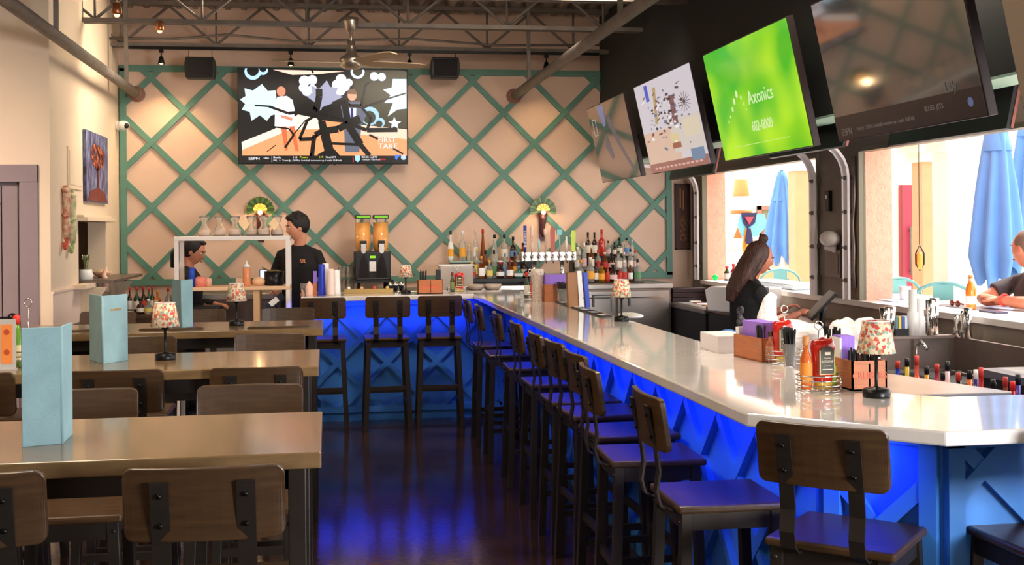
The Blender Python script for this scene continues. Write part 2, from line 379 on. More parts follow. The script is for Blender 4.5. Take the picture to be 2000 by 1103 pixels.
struct(b.build('trim_4', mat('grey_taupe_wall_lining', (148, 134, 122), .6, var=.1)))
b = MB(); b.b2((WX-.03, yj1, LZ-.03), (WX+.06, yp1, LZ)); b.b2((WX-.03, -2.9, LZ-.03), (WX+.06, yp0, LZ)); b.b2((WX-.03, yj1-.03, CZ), (WX+.02, yj1, LZ)); b.b2((WX-.03, yp0, CZ), (WX+.02, yp0+.03, LZ)); b.b2((WX-.03, yp1-.03, CZ), (WX+.02, yp1, LZ))
struct(b.build('trim_5', mat('greenish_steel_angle', (112, 108, 90), .5, .3)))
b = MB(); b.b2((WX-.05, -2.9, CZ-.04), (WO+.5, yj1-.005, CZ)); 
hc = tag(b.build('hatch_counter', mat('pale_hatch_counter', (232, 224, 218), .25, var=.05, vscale=8), bev=.004), 'long pale serving counter running through both open hatches', 'counter')
# garage door tracks curving in under the header
def track(y, label, name='door_track'):
    t = thing(name, label, 'door track', (WX-.06, y, CZ), 0, 'roll-up door tracks beside the hatches')
    pts = [(0, 0, .0), (0, 0, .86)]
    for k in range(1, 7):
        a = k/6*R(88); pts.append((-.26*(1-cos(a)), 0, .86+.26*sin(a)))
    pts.append((-.62, 0, 1.13))
    m = MB()
    for i in range(len(pts)-1): m.bar(pts[i], pts[i+1], .085, .018, (1, 0, 0) if i < 4 else (0, 0, 1)); m.bar(Vector(pts[i])+Vector((.0, .025, 0)), Vector(pts[i+1])+Vector((0, .025, 0)), .006, .04, (1, 0, 0))
    m.build('rail', mat('galvanised_white', (244, 236, 236), .3), t)
    for z in (.12, .35, .6, .84):
        q = MB(); q.b2((-.01, -.03, z), (.045, .03, z+.03)); q.cyl((-.02, 0, z+.015), (-.03, 0, z+.015), .008); q.build('bracket', M_STEELG, t)
    return t
track(yj1+.06, 'white steel door track at the far hatch beside the framed picture')
track(yp1-.02, 'galvanised roll-up door track left of the wired pillar')
track(yp0+.14, 'bright white roll-up door track on the near side of the wired pillar')
# items on the pillar between the hatches
ym = (yp0+yp1)/2
t = thing('control_box', 'small black opener box on the pillar between hatches', 'switch box', (WX-.012, yp1-.22, 1.72)); m = MB(); m.b2((-.03, -.035, 0), (0, .035, .15)); m.build('housing', M_BLACK, t, bev=.004); m = MB(); m.b2((-.034, -.012, .09), (-.03, .012, .12)); m.build('button', M_WHITE, t)
t = thing('wall_fan', 'grey white rounded heater unit on the pillar above papers', 'appliance', (WX-.012, ym+.02, 1.52)); m = MB(); m.ball((-.06, 0, 0), (.06, .13, .06)); m.build('casing', M_WHITEM, t)
t = thing('paper_holder', 'grey wire holder with white papers on the pillar', 'holder', (WX-.012, ym+.05, 1.24)); m = MB(); m.b2((-.03, -.13, 0), (0, .13, .2)); m.b2((-.034, -.1, .03), (-.03, .1, .17)); m.build('pocket', M_STAIND, t, bev=.004); m = MB(); m.box((-.035, .02, .25), (.012, .18, .12), rx=.12); m.build('papers', M_WHITE, t)
m = MB(); m.tube([(WX-.03, yp0+.07, 2.09), (WX-.035, yp0+.06, 1.8), (WX-.03, yp0+.1, 1.62), (WX-.035, yp0+.07, 1.45), (WX-.03, yp0+.09, 1.3), (WX-.03, yp0+.07, 1.18)], .014)
tag(m.build('cable', M_STAIND), 'drooping grey flexible conduit down the pillar edge', 'cable')
m = MB(); m.b2((WX-.016, yp0+.035, CZ), (WX-.012, yp0+.11, LZ-.05)); struct(m.build('trim_6', mat('raw_tan_board', (168, 122, 76), .7, var=.3)))
# ------------------------------------------------------------------ ceiling steel
def joist(y, label):
    t = thing('steel_joist', label, 'joist', (0, y, 3.3), 0, 'open-web steel joists under the deck')
    m = MB(); m.b2((-3.2, -.05, 0), (2.7, -.012, .035)); m.b2((-3.2, .012, 0), (2.7, .05, .035)); m.build('bottom_chord', M_STEELG, t)
    m = MB(); m.b2((-3.2, -.05, .385), (2.7, -.012, .42)); m.b2((-3.2, .012, .385), (2.7, .05, .42)); m.build('top_chord', M_STEELG, t)
    x = -3.1; k = 0
    m = MB()
    while x < 2.2:
        m.cyl((x, 0, .38), (x+.42, 0, .03), .013, seg=6); m.cyl((x+.42, 0, .03), (x+.84, 0, .38), .013, seg=6); m.cyl((x+.42, 0, .03), (x+.42, 0, .38), .011, seg=6); x += .84
    m.build('web', M_STEELG, t)
joist(11.15, 'grey steel joist closest to the back wall, carrying the light track')
joist(9.9, 'grey steel joist crossing the ceiling above the far fan')
joist(8.6, 'grey steel joist at the top edge, third from the back wall')
joist(7.1, 'grey steel joist nearest the viewer across the ceiling')
def pipe(x, z, y0, label, hang, loc):
    t = thing('steel_pipe', label, 'pipe', (x, YB, z)); m = MB(); m.cyl((0, 0, 0), (0, y0-YB, 0), .042, seg=14); m.build('tube', M_STEELG, t)
    m = MB(); m.cyl((0, -.001, 0), (0, -.03, 0), .075, seg=14); m.cyl((0, -.03, 0), (0, -.08, 0), .052, seg=14); m.build('flange', mat('red_oxide_primer', (150, 110, 96), .6), t)
    for y in hang:
        m = MB(); m.bar((0, y-YB, .03), (0, y-YB, ZD-z), .03, .03, (0, 1, 0)); m.build('hanger', M_STEELG, t)
pipe(at_y(268, 184, YB).x, at_y(268, 184, YB).z, -2.8, 'long grey pipe slanting down along the left wall', (10.9, 8.15), 0)
pipe(at_y(1003, 188, YB).x, at_y(1003, 188, YB).z, -2.8, 'long grey pipe running over the bar to the back wall', (10.6, 7.2), 0)
m = MB(); m.tube([(-2.0, 11.05, 3.36), (-1.4, 11.05, 3.36), (-.9, 11.05, 3.41), (-.3, 11.05, 3.36), (.8, 11.05, 3.4), (1.6, 11.05, 3.35), (2.6, 11.05, 3.37)], .012, 6); tag(m.build('conduit', M_STEELG), 'thin sagging conduit along the rearmost joist', 'conduit')
# track lighting on the back joist
t = thing('light_track', 'long black light track under the joist by the back wall', 'light track', (0, 11.1, 3.275)); m = MB(); m.b2((-1.78, -.018, 0), (2.6, .018, .025)); m.build('rail', M_BLKM, t)
SPOTS = [(315, 'lit track spotlight left of the left speaker'), (568, 'track spotlight above the left part of the cracked television'), (800, 'track spotlight between television and right speaker'), (1067, 'track spotlight near the dark header wall')]
for px, lb in SPOTS:
    p = at_y(px, 125, 11.1); t = thing('track_spotlight', lb, 'spotlight', (p.x, 11.1, 3.275), 0, 'spotlights on the black track')
    m = MB(); m.b2((-.02, -.018, -.03), (.02, .018, 0)); m.cyl((0, 0, -.03), (0, 0, -.07), .006); m.build('stem', M_BLKM, t)
    m = MB(); m.lathe([(.012, 0), (.02, -.01), (.03, -.06), (.031, -.07)], (0, 0, -.065), 14, cap=False); m.build('shade', M_BLKM, t)
    m = MB(); m.ball((0, 0, -.115), .023); m.build('bulb', mat('warm_bulb', (255, 220, 160), .4, emit=(255, 200, 120), es=14 if px == 315 else 5), t)
    if px == 315: MATS.pop('warm_bulb').name = 'warm_bulb_bright'
    l = bpy.data.lights.new('spot_glow', 'SPOT'); l.energy = 22 if px == 315 else 7; l.spot_size = R(100); l.spot_blend = .8; l.color = (1, .72, .4); l.shadow_soft_size = .03
    lo = bpy.data.objects.new('spot_glow', l); COL.objects.link(lo); lo.location = (p.x, 11.1, 3.13); lo.rotation_euler = Vector((0, .25, -1)).to_track_quat('-Z', 'Y').to_euler()
# second pair of brass spotlights hanging by the joists
for px, py, yy, lb in ((228, 20, 8.55, 'brass spotlight hanging near the top left of the ceiling'), (312, 53, 9.85, 'small brass light on the joist left of centre')):
    p = at_y(px, py, yy); t = thing('brass_spotlight', lb, 'spotlight', p); m = MB(); m.cyl((0, 0, .03), (0, 0, 3.32-p.z), .005); m.build('stem', M_GOLD, t)
    m = MB(); m.lathe([(.02, .05), (.03, .04), (.036, -.02), (.03, -.03)], seg=12); m.build('shade', mat('copper', (190, 120, 80), .3, .8), t)
    m = MB(); m.ball((0, 0, -.03), .02); m.build('bulb', mat('amber_bulb', (255, 190, 120), .4, emit=(255, 170, 100), es=4), t)
# speakers
for pa, pb, lb in (((362, 113), (421, 154), 'black speaker hanging left of the cracked television'), ((841, 114), (896, 154), 'black speaker hanging right of the cracked television')):
    a, c = at_y(*pa, 11.15), at_y(*pb, 11.15); cx = (a.x+c.x)/2; w2 = (c.x-a.x)/2; t = thing('speaker', lb, 'speaker', (cx, 11.15, c.z), 0, 'speakers hung under the light track'); h = a.z-c.z
    m = MB(); m.prism([(-w2+.01, 0), (-w2, h*.3), (-w2, h*.7), (-w2+.01, h), (w2-.01, h), (w2, h*.7), (w2, h*.3), (w2-.01, 0)], -.09, .09, M=frame((0, 0, 0), (1, 0, 0), (0, -1, 0))); m.build('cabinet', M_BLACK, t, bev=.008)
    m = MB(); m.b2((-w2+.02, -.095, .015), (w2-.02, -.09, h-.015)); m.build('grille', mat('dark_grille', (26, 22, 22), .8), t)
    m = MB(); m.cyl((-w2+.03, 0, h), (-w2+.03, 0, 3.3-c.z), .003, seg=6); m.cyl((w2-.03, 0, h), (w2-.03, 0, 3.3-c.z), .003, seg=6); m.build('hanger_wire', M_BLKM, t)
# ceiling fans
def fan(loc, top, angs, label, L=.62, tilt=0):
    t = thing('ceiling_fan', label, 'ceiling fan', loc, 0, 'three-bladed ceiling fans')
    m = MB(); m.cyl((0, 0, .08), (0, 0, top-.06), .012); m.build('downrod', M_NICKEL, t)
    m = MB(); m.lathe([(.02, top-.13), (.05, top-.08), (.06, top-.03), (.06, top)], seg=20); m.build('canopy', M_NICKEL, t)
    m = MB(); m.lathe([(.02, -.055), (.06, -.05), (.085, -.03), (.09, .02), (.085, .04), (.045, .06), (.035, .12), (.03, .17)], seg=26); m.build('motor', M_NICKEL, t)
    for a in angs:
        Mx = Matrix.Rotation(R(a), 4, 'Z') @ Matrix.Rotation(R(-11), 4, 'X')
        m = MB(); m.add([Mx @ v for v in []], [])
        q = MB(); q.prism([(.07, -.03), (.2, -.062), (L*.9, -.055), (L, -.03), (L, .03), (L*.9, .055), (.2, .062), (.07, .03)], -.004, .004); m.add(q.v, q.f, M=Mx); m.build('blade', M_BLADE, t)
    return t
fp = at_y(686, 122, 9.45); fan(fp, 3.3-fp.z, (185, 15, 300), 'far nickel ceiling fan in front of the cracked television')
fp = at_y(885, -22, 6.2); fan(fp, ZD-fp.z, (-35, 160, 250), 'near ceiling fan cut by the top edge of the picture', .66)
# ------------------------------------------------------------------ left wall objects
c = at_x(232, 248, XL); t = thing('security_camera', 'small white dome camera at the corner of the left wall', 'camera', (XL, c.y-.15, c.z)); m = MB(); m.cyl((0, 0, 0), (.03, 0, 0), .045); m.build('mount', M_WHITE, t); m = MB(); m.ball((.07, -.02, 0), (.055, .055, .045)); m.build('housing', M_WHITE, t); m = MB(); m.ball((.1, -.05, -.005), .026); m.build('lens', M_BLACK, t)
a, c = at_x(161, 252, XL), at_x(205, 400, XL); t = thing('painting', 'tall painting of a glowing red tree on the left wall', 'painting', (XL+.002, (a.y+c.y)/2, 1.86)); hw = (c.y-a.y)/2; H = a.z-1.86
mp = bpy.data.materials.new('tree_painting'); mp.use_nodes = True; n = mp.node_tree; bs = n.nodes['Principled BSDF']
tc = n.nodes.new('ShaderNodeTexCoord'); no = n.nodes.new('ShaderNodeTexNoise'); no.inputs['Scale'].default_value = 9; no.inputs['Detail'].default_value = 8; ms = n.nodes.new('ShaderNodeMapping'); ms.inputs['Scale'].default_value = (1, 3, 1); n.links.new(tc.outputs['Object'], ms.inputs[0]); n.links.new(ms.outputs[0], no.inputs['Vector'])
cr = n.nodes.new('ShaderNodeValToRGB'); n.links.new(no.outputs['Fac'], cr.inputs[0]); e = cr.color_ramp.elements; e[0].position = .3; e[0].color = (*s2l((30, 26, 50)), 1); e[1].position = .7; e[1].color = (*s2l((150, 165, 190)), 1); q = e.new(.5); q.color = (*s2l((84, 84, 128)), 1); n.links.new(cr.outputs[0], bs.inputs['Base Color'])
m = MB(); m.b2((0, -hw, 0), (.025, hw, H)); m.build('canvas', mp, t)
m = MB(); red = mat('tree_red', (132, 60, 48), .7, var=.4, vscale=25); m.use(red)
m.prism([(-hw*.9, .01), (hw*.9, .01), (hw*.6, H*.16), (0, H*.22), (-hw*.7, H*.15)], .0255, .029, M=frame((0, 0, 0), (0, 1, 0), (1, 0, 0)))
def stroke(m, pts, w0, Mx, z0, z1):
    for i in range(len(pts)-1):
        p, q = Vector(pts[i]), Vector(pts[i+1]); d = (q-p).normalized(); nn = Vector((-d.y, d.x))*w0*(1-.12*i); m.prism([tuple(p-nn), tuple(q-nn), tuple(q+nn), tuple(p+nn)], z0, z1, M=Mx)
Mp = frame((0, 0, 0), (0, 1, 0), (1, 0, 0))
stroke(m, [(.0, H*.12), (.02, H*.35), (-.02, H*.5), (.03, H*.68)], .025, Mp, .0256, .030)
for s_ in (-1, 1):
    stroke(m, [(0, H*.48), (s_*hw*.35, H*.58), (s_*hw*.6, H*.72)], .022, Mp, .0256, .030)
m.use(mat('tree_orange', (200, 108, 60), .7))
for k in range(70):
    a_ = random.random()*6.28; r_ = random.random()**.5; px_, pz_ = r_*cos(a_)*hw*.62, H*.68+r_*sin(a_)*H*.17; m.use(red if k % 3 else MATS['tree_orange']); m.lathe([(.02, 0), (.02, .001)], (px_, pz_, .0265+.0001*k), 6, M=Mp, smooth=False)
m.build('tree_image', None, t)
# two painted canes
for px, lb, c1 in ((121, 'left of two ornate painted canes on the left wall, red crook', (196, 80, 60)), (130, 'right of two ornate painted canes on the left wall, green crook', (150, 170, 110))):
    a = at_x(px if px == 121 else 133, 370 if px == 121 else 378, XL); zz = 1.56 if px == 121 else 1.53
    t = thing('ornate_cane', lb, 'wall ornament', (XL+.03, a.y, zz), 0, 'painted canes on the left wall')
    m = MB(); m.tube([(0, 0, 0), (0, .005, .1), (0, 0, .2), (0, .008, .32), (0, 0, .4)], [.02, .028, .022, .03, .02], 10); m.ball((0, 0, .36), (.03, .045, .025)); m.ball((0, 0, .18), (.03, .04, .02)); m.build('shaft', mat('mosaic_%d' % px, c1, .5, rgb2=(225, 205, 170), vscale=30), t)
    m = MB(); m.tube([(0, 0, .02)]+[(0, -.045+.045*cos(k/8*PI), -.02-.045*sin(k/8*PI)) for k in range(9)], .013, 8); m.build('crook', plain(*c1), t)
# things in the pass-through
y_ = (oy0+oy1)/2
t = thing('kitchen_crock', 'white crock holding utensils in the pass-through', 'crock', (XL-.02, y_-.2, oz0)); m = MB(); m.lathe([(.05, 0), (.06, .05), (.05, .1)], seg=14); m.build('pot', M_WHITE, t); 
for k in range(4): m = MB(); m.cyl((0, 0, .08), (.02*k-.03, .03-.015*k, .2), .006); m.ball((.02*k-.03, .03-.015*k, .2), (.006, .014, .02)); m.build('utensil', plain(120, 140, 70) if k % 2 else M_CHROME, t)
t = thing('food_bowl', 'tan bowl of food on the pass shelf', 'bowl', (XL+.05, y_+.12, oz0+.02)); m = MB(); m.lathe([(.03, 0), (.07, .03), (.08, .05), (.07, .05), (.03, .015)], seg=14); m.build('dish', plain(222, 178, 140), t); m = MB(); m.ball((0, 0, .04), (.06, .06, .03)); m.build('food', plain(226, 190, 150), t)
t = thing('steel_pan', 'dark range hood seen inside the kitchen pass-through', 'range hood', (XL-.7, y_+.1, 1.5)); m = MB(); m.prism([(-.5, 0), (.5, 0), (.35, .25), (-.35, .25)], -.3, .3, M=frame((0, 0, .1), (0, 1, 0), (1, 0, 0))); m.build('hood', M_STAIND, t); m = MB(); m.b2((-.3, -.4, -.9), (.3, .3, -.35)); m.build('range', M_BLACK, t)
# framed picture right of the lattice
a, c = at_y(1318, 359, YB-.02), at_y(1349, 487, YB-.02); 
t = thing('framed_picture', 'tall brown picture on the back wall right of the lattice', 'picture', (a.x, YB, c.z)); W = min(c.x, WX-.03)-a.x
m = MB(); m.use(mat('picture_brown', (92, 58, 48), .6, var=.5, vscale=9)); m.b2((0, -.02, 0), (W, 0, a.z-c.z)); m.use(mat('picture_dark', (58, 38, 34), .6)); 
for q_ in ((0, -.028, 0, .015, 0, a.z-c.z), (W-.015, -.028, 0, W, 0, a.z-c.z), (0, -.028, 0, W, 0, .015), (0, -.028, a.z-c.z-.015, W, 0, a.z-c.z)): m.b2(q_[:3], q_[3:])
m.build('framed_print', None, t)
m = MB(); m.use(mat('cane_gold', (170, 120, 80), .6))
for k in range(5): m.tube([(W/2+.03*cos(j/6*6.28+k)*(1-.1*k), -.024, .12+.05*k+.03*sin(j/6*6.28)) for j in range(7)], .004, 5)
m.b2((W*.3, -.026, .42), (W*.38, -.02, .62)); m.b2((W*.5, -.026, .4), (W*.58, -.02, .6)); m.build('print_figure', None, t)
# ------------------------------------------------------------------ bar
BX, BP = 1.195, 1.50
out = [(-.22, 9.75), (BX, 9.75), (BX, 3.27), (1.595, 2.87), (3.35, 2.87), (3.35, 3.455), (1.92, 3.455), (1.745, 3.62), (1.745, 10.32), (-.22, 10.32)]
t = thing('bar_counter', 'long white quartz bar counter with blue crossed-batten front', 'bar counter', (BX, 3.3, 0))
L = Matrix.Translation((-BX, -3.3, 0))
m = MB(); m.prism(out, 1.03, 1.07, M=L); m.build('countertop', M_QUARTZ, t, bev=.006)
m = MB(); inn = [(-.15, 10.05), (BP, 10.05), (BP, 3.41), (1.735, 3.15), (3.30, 3.15), (3.30, 3.23), (1.77, 3.23), (1.58, 3.44), (1.58, 10.13), (-.15, 10.13)]
m.prism(inn, 0, 1.03, M=L); m.build('front_panel', M_BLUE, t)
def bp(p, q, nodes, P, name='panel_batten'):
    p, q = Vector(p).to_3d(), Vector(q).to_3d(); d = (q-p); ln = d.length; n_ = Vector((d.y, -d.x, 0)).normalized()
    T_ = L @ frame(p, d, n_) ; m = MB(); lattice(m, .03, ln-.03, .1, 1.0, nodes[0], nodes[1], P, .044, .03, T_, .05); m.build(name, M_BLUE, t)
bp((-.15, 10.05), (BP, 10.05), (.43, .70), .42)
bp((BP, 10.05), (BP, 3.41), (.43, .70), .42)
bp((BP, 3.41), (1.735, 3.15), (.17, .72), .42)
q = at_y(1913, 912, 3.15); bp((1.735, 3.15), (3.30, 3.15), (q.x-1.735, q.z), .46)
m = MB(); m.bar((BP+.03, 3.6, .09), (BP+.03, 10, .09), .02, .1); m.build('kick_board', M_BLUE, t)
bpy.data.objects['kick_board'].location = (-BX, -3.3, 0)
m = MB()
for p_, q_ in (((1.36, 3.5, 1.026), (1.36, 9.6, 1.026)), ((-.1, 9.92, 1.026), (1.2, 9.92, 1.026))): m.bar(p_, q_, .012, .008)
for v in m.v: v.x -= BX; v.y -= 3.3
m.build('led_tape', mat('blue_led', (20, 40, 255), .4, emit=(30, 60, 255), es=6), t)
# ------------------------------------------------------------------ stools
def make_stool(label, group):
    t = thing('bar_stool', label, 'bar stool', (0, 0, 0), 0, group)
    m = MB(); m.b2((-.18, -.175, .72), (.18, .185, .745)); m.build('seat', M_STOOLW, t, bev=.008)
    m = MB()
    for a, c in (((-.155, -.155, .665), (.155, -.13, .72)), ((-.155, .135, .665), (.155, .16, .72)), ((-.16, -.15, .665), (-.135, .155, .72)), ((.135, -.15, .665), (.16, .155, .72))): m.b2(a, c)
    m.build('seat_frame', M_STOOLM, t)
    for sx in (-1, 1):
        for sy in (-1, 1):
            m = MB(); m.bar((sx*.148, sy*.145, .719), (sx*.178, sy*.17, .0), .036, .036, (0, 1, 0)); m.ball((sx*.152, sy*.163, .69), .007, 8); m.build('leg', M_STOOLM, t, bev=.003)
    m = MB()
    m.bar((-.165, .158, .28), (.165, .158, .28), .022, .035); m.bar((-.16, -.155, .34), (.16, -.155, .34), .02, .03)
    for sx in (-1, 1): m.bar((sx*.163, -.155, .22), (sx*.163, .155, .22), .02, .03)
    m.build('footrest', M_STOOLM, t)
    # curved back
    W = .18; pts = []; XS = [-W, -W+.003, -W+.008, -W+.015, -W+.024, -.12, -.08, -.04, 0, .04, .08, .12, W-.024, W-.015, W-.008, W-.003, W]; n = len(XS)-1
    vs = []; fs = []
    def yb(x): return -.195-.022*(1-(x/W)**2)
    out_ = []
    zc, hh, rc = .995, .085, .024
    for k in range(n+1):
        x = XS[k]
        e = max(0, abs(x)-(W-rc)); dz = rc-math.sqrt(max(0, rc*rc-e*e)) if e > 0 else 0
        z0, z1 = zc-hh+dz, zc+hh-dz
        tilt = .02
        for (yy, zz) in ((yb(x), z0), (yb(x)-tilt, z1), (yb(x)-tilt-.019, z1), (yb(x)-.019, z0)): vs.append((x, yy, zz))
    for k in range(n):
        for j in range(4): fs.append((k*4+j, k*4+(j+1)%4, (k+1)*4+(j+1)%4, (k+1)*4+j))
    fs.append((0, 1, 2, 3)); fs.append(tuple(n*4+j for j in range(4))[::-1])
    m = MB(); m.add(vs, fs); m.build('backrest', M_STOOLW, t, bev=.004)
    for sx in (-1, 1):
        m = MB(); P_ = [(sx*.095, -.12, .716), (sx*.095, -.185, .716), (sx*.095, -.214, .735), (sx*.095, -.226, .78), (sx*.095, -.216, .84), (sx*.095, -.224, .905), (sx*.095, -.2445, .99), (sx*.095, -.2555, 1.05)]
        vs = []; fs = []
        for i, p in enumerate(P_):
            a = Vector(P_[max(i-1, 0)]); c = Vector(P_[min(i+1, len(P_)-1)]); d = (c-a).normalized(); nn = Vector((0, -d.z, d.y))*.0035
            for (dx, s_) in ((-.021, 1), (.021, 1), (.021, -1), (-.021, -1)): vs.append(Vector(p)+nn*s_+Vector((dx, 0, 0)))
        for i in range(len(P_)-1):
            for j in range(4): fs.append((i*4+j, i*4+(j+1)%4, (i+1)*4+(j+1)%4, (i+1)*4+j))
        fs.append((3, 2, 1, 0)); k = 4*(len(P_)-1); fs.append((k, k+1, k+2, k+3)); m.add(vs, fs)
        st = m.build('back_strap', M_STOOLM, t)
        for z, y in ((.95, -.2395), (1.02, -.2545)): m = MB(); m.cyl((sx*.095, y, z), (sx*.095, y-.006, z), .0062, seg=8); m.build('bolt', M_BLKM, st)
    return t
B0 = make_stool('metal and dark wood bar stool at the chamfered bar corner, back to the viewer', 'bar stools along the blue bar')
nst = [0]
def stool(x, y, rz, label, group):
    return dup(B0, (x, y, 0), rz, label, group)
g1 = 'bar stools along the blue bar'
ys = [3.70, 4.42, 4.95, 5.49, 5.93, 6.62, 7.40, 8.20, 8.86]
xo = [1.245, 1.215, 1.27, 1.28, 1.27, 1.28, 1.285, 1.27, 1.265]
for k, (y, x) in enumerate(zip(ys, xo)):
    lb = ('nearest stool in the row along the long bar side, blue seat in view' if k == 0 else
          'farthest stool in the row along the long side of the blue bar' if k == 8 else '%s stool counted from the near end of the row along the long bar side' % ORD[k])
    stool(x, y, -PI/2+random.uniform(-.05, .05), lb, g1)
c0 = (Vector(at_z(1500, 1040, .745))+Vector(at_z(1815, 1030, .745)))/2
B0.location = (c0.x-.01, c0.y-.01, 0); B0.rotation_euler = (0, 0, R(-42))
q = at_z(1866, 1020, .745); stool(q.x+.20, q.y-.17, R(3), 'dark stool cut off by the bottom right corner of the picture', g1)
g2 = 'bar stools at the far end of the bar'
for k, (px, lb) in enumerate(((632, 'left of three stools at the far end of the blue bar'), (756, 'middle of three stools at the far end of the blue bar'), (861, 'right of three stools at the far end of the blue bar, by the corner'))):
    p = at_y(px, 600, 9.45); stool(p.x, 9.66, random.uniform(-.04, .04), lb, g2)
# ------------------------------------------------------------------ tables
def table(x0, x1, y0, y1, label):
    t = thing('pub_table', label, 'table', ((x0+x1)/2, (y0+y1)/2, 0), 0, 'pub tables in rows on the left'); w_, d_ = (x1-x0)/2, (y1-y0)/2
    m = MB(); m.b2((-w_, -d_, 1.03), (w_, d_, 1.07)); m.build('tabletop', M_WOOD, t, bev=.004)
    m = MB(); m.b2((-w_+.07, -d_+.06, .97), (w_-.07, -d_+.085, 1.03)); m.b2((-w_+.07, d_-.085, .97), (w_-.07, d_-.06, 1.03)); m.b2((-w_+.07, -d_+.06, .97), (-w_+.095, d_-.06, 1.03)); m.b2((w_-.095, -d_+.06, .97), (w_-.07, d_-.06, 1.03)); m.build('apron', M_STOOLM, t)
    for sx in (-1, 1):
        for sy in (-1, 1): m = MB(); m.b2((sx*(w_-.06)-.022, sy*(d_-.07)-.022, 0), (sx*(w_-.06)+.022, sy*(d_-.07)+.022, 1.03)); m.build('leg', M_STOOLM, t, bev=.003)
    return t
table(-1.75, -.02, 2.91, 3.57, 'nearest brown wooden pub table with a blank blue menu')
table(-1.75, -.04, 4.75, 5.43, 'second wooden pub table from the front, with flowered lamp and gold-lettered menu')
table(-1.75, -.03, 6.57, 7.23, 'third wooden pub table from the front, beside the rearmost menu')
TX = [-.275, -.815, -1.36]
RN = {'near': 'viewer side', 'far': 'far side'}
for ti, (yn, yf, tn) in enumerate(((2.97, 3.93, 'front'), (4.93, 5.98, 'second'), (6.93, 8.02, 'third'))):
    for k, x in enumerate(TX):
        pos = ('aisle-end', 'middle', 'wall-end')[k]
        j = random.uniform(-.03, .03)
        xx = x-(.05*k if ti == 2 else 0)
        stool(xx, yn+.02*k, j, '%s stool on the viewer side of the %s table' % (pos, tn), 'stools at the pub tables')
        if ti == 1 and k > 0: xx -= .1
        stool(xx-(.03 if ti == 1 else 0), yf, PI+j, '%s stool on the far side of the %s table' % (pos, tn), 'stools at the pub tables')
# menus
def menu(a, b_, c_, h, label, gold=False):
    # a-b one cover, b-c the other (ground points)
    a, b_, c_ = Vector(a), Vector(b_), Vector(c_); o = b_.copy(); t = thing('menu', label, 'menu', o, 0, 'blue menus standing on the tables')
    for p, q, nm in ((a, b_, 'cover'), (b_, c_, 'cover')):
        m = MB(); p2, q2 = p-o, q-o; m.bar(p2+Vector((0, 0, h/2)), q2+Vector((0, 0, h/2)), .006, h); m.build(nm, M_MENU, t, bev=.0015)
    m = MB(); m.cyl((0, 0, 0), (0, 0, h), .0045, seg=8); m.build('spine', M_MENU, t)
    p2, q2 = (b_-o), (c_-o); d = (q2-p2).normalized(); nn = Vector((d.y, -d.x, 0))
    m = MB(); pc = Vector(((a+c_)/2-o)[:]); m.bar((a-o)*.8+Vector((0, 0, h*.5)), (c_-o)*.8+Vector((0, 0, h*.5)), .002, h*.94); m.build('page', mat('menu_paper', (225, 220, 205), .7), t)
    if gold:
        m = MB(); m.use(M_GOLD); T_ = frame((p2+q2)/2+nn*.0035+Vector((0, 0, h*.78)), d, nn)
        xx = -.034
        for k in range(9):
            w_ = random.choice((.004, .006)); m.box((xx+w_/2, random.uniform(-.001, .001), .0005), (w_, random.choice((.006, .009)), .0008), M=T_); m.box((xx+w_/2+.001, .003, .0005), (w_+.002, .0015, .0008), M=T_); xx += w_+.003
        m.build('gold_lettering', None, t)
g = lambda px, py: at_z(px, py, 1.07)
a, b_, c_ = g(43, 873), g(121, 866), g(134, 862)
menu(a, b_, b_+Vector((-.005, .14, 0)), .300, 'plain pale blue menu standing on the front table')
menu(g(175, 706)+Vector((-.01, .07, 0)), g(201, 711), g(249, 703), .280, 'pale blue menu with gold lettering standing on the second table', True)
menu(g(335, 640)+Vector((-.0, .05, 0)), g(355, 641), g(372, 638)+Vector((.01, .02, 0)), .270, 'slim blue menu standing on the third table by the glass rack')
# flowered lamps
def make_lamp(label):
    t = thing('table_lamp', label, 'lamp', (0, 0, 0), 0, 'small black lamps with flowered shades')
    m = MB(); m.lathe([(.042, 0), (.043, .004), (.043, .024), (.036, .028), (.012, .03), (.0055, .036), (.0055, .125), (.014, .128), (.018, .15), (.006, .152)], seg=24); m.build('base', M_BLKM, t)
    m = MB(); m.lathe([(.06, 0), (.042, .1), (.0405, .1), (.0585, 0), (.06, 0)], (0, 0, .14), 28, cap=False)
    m.build('lamp_shade', M_FLORAL, t)
    m = MB(); m.lathe([(.043, 0), (.043, .003)], (0, 0, .239), 28, cap=False); m.build('rim', M_WHITE, t)
    return t
L0 = make_lamp('flowered lamp on the near bar counter beside the ketchup'); p = g(1712, 775); L0.location = p
dup(L0, g(1214, 627), .5, 'flowered lamp halfway along the white bar counter')
dup(L0, (at_y(792, 500, 10.0).x, 10.0, 1.07), 1.2, 'flowered lamp at the far bar end beside a brown box')
dup(L0, g(323, 702), 2.2, 'flowered lamp on the second wooden table')
dup(L0, g(462, 635), 3.1, 'flowered lamp on the third wooden table')
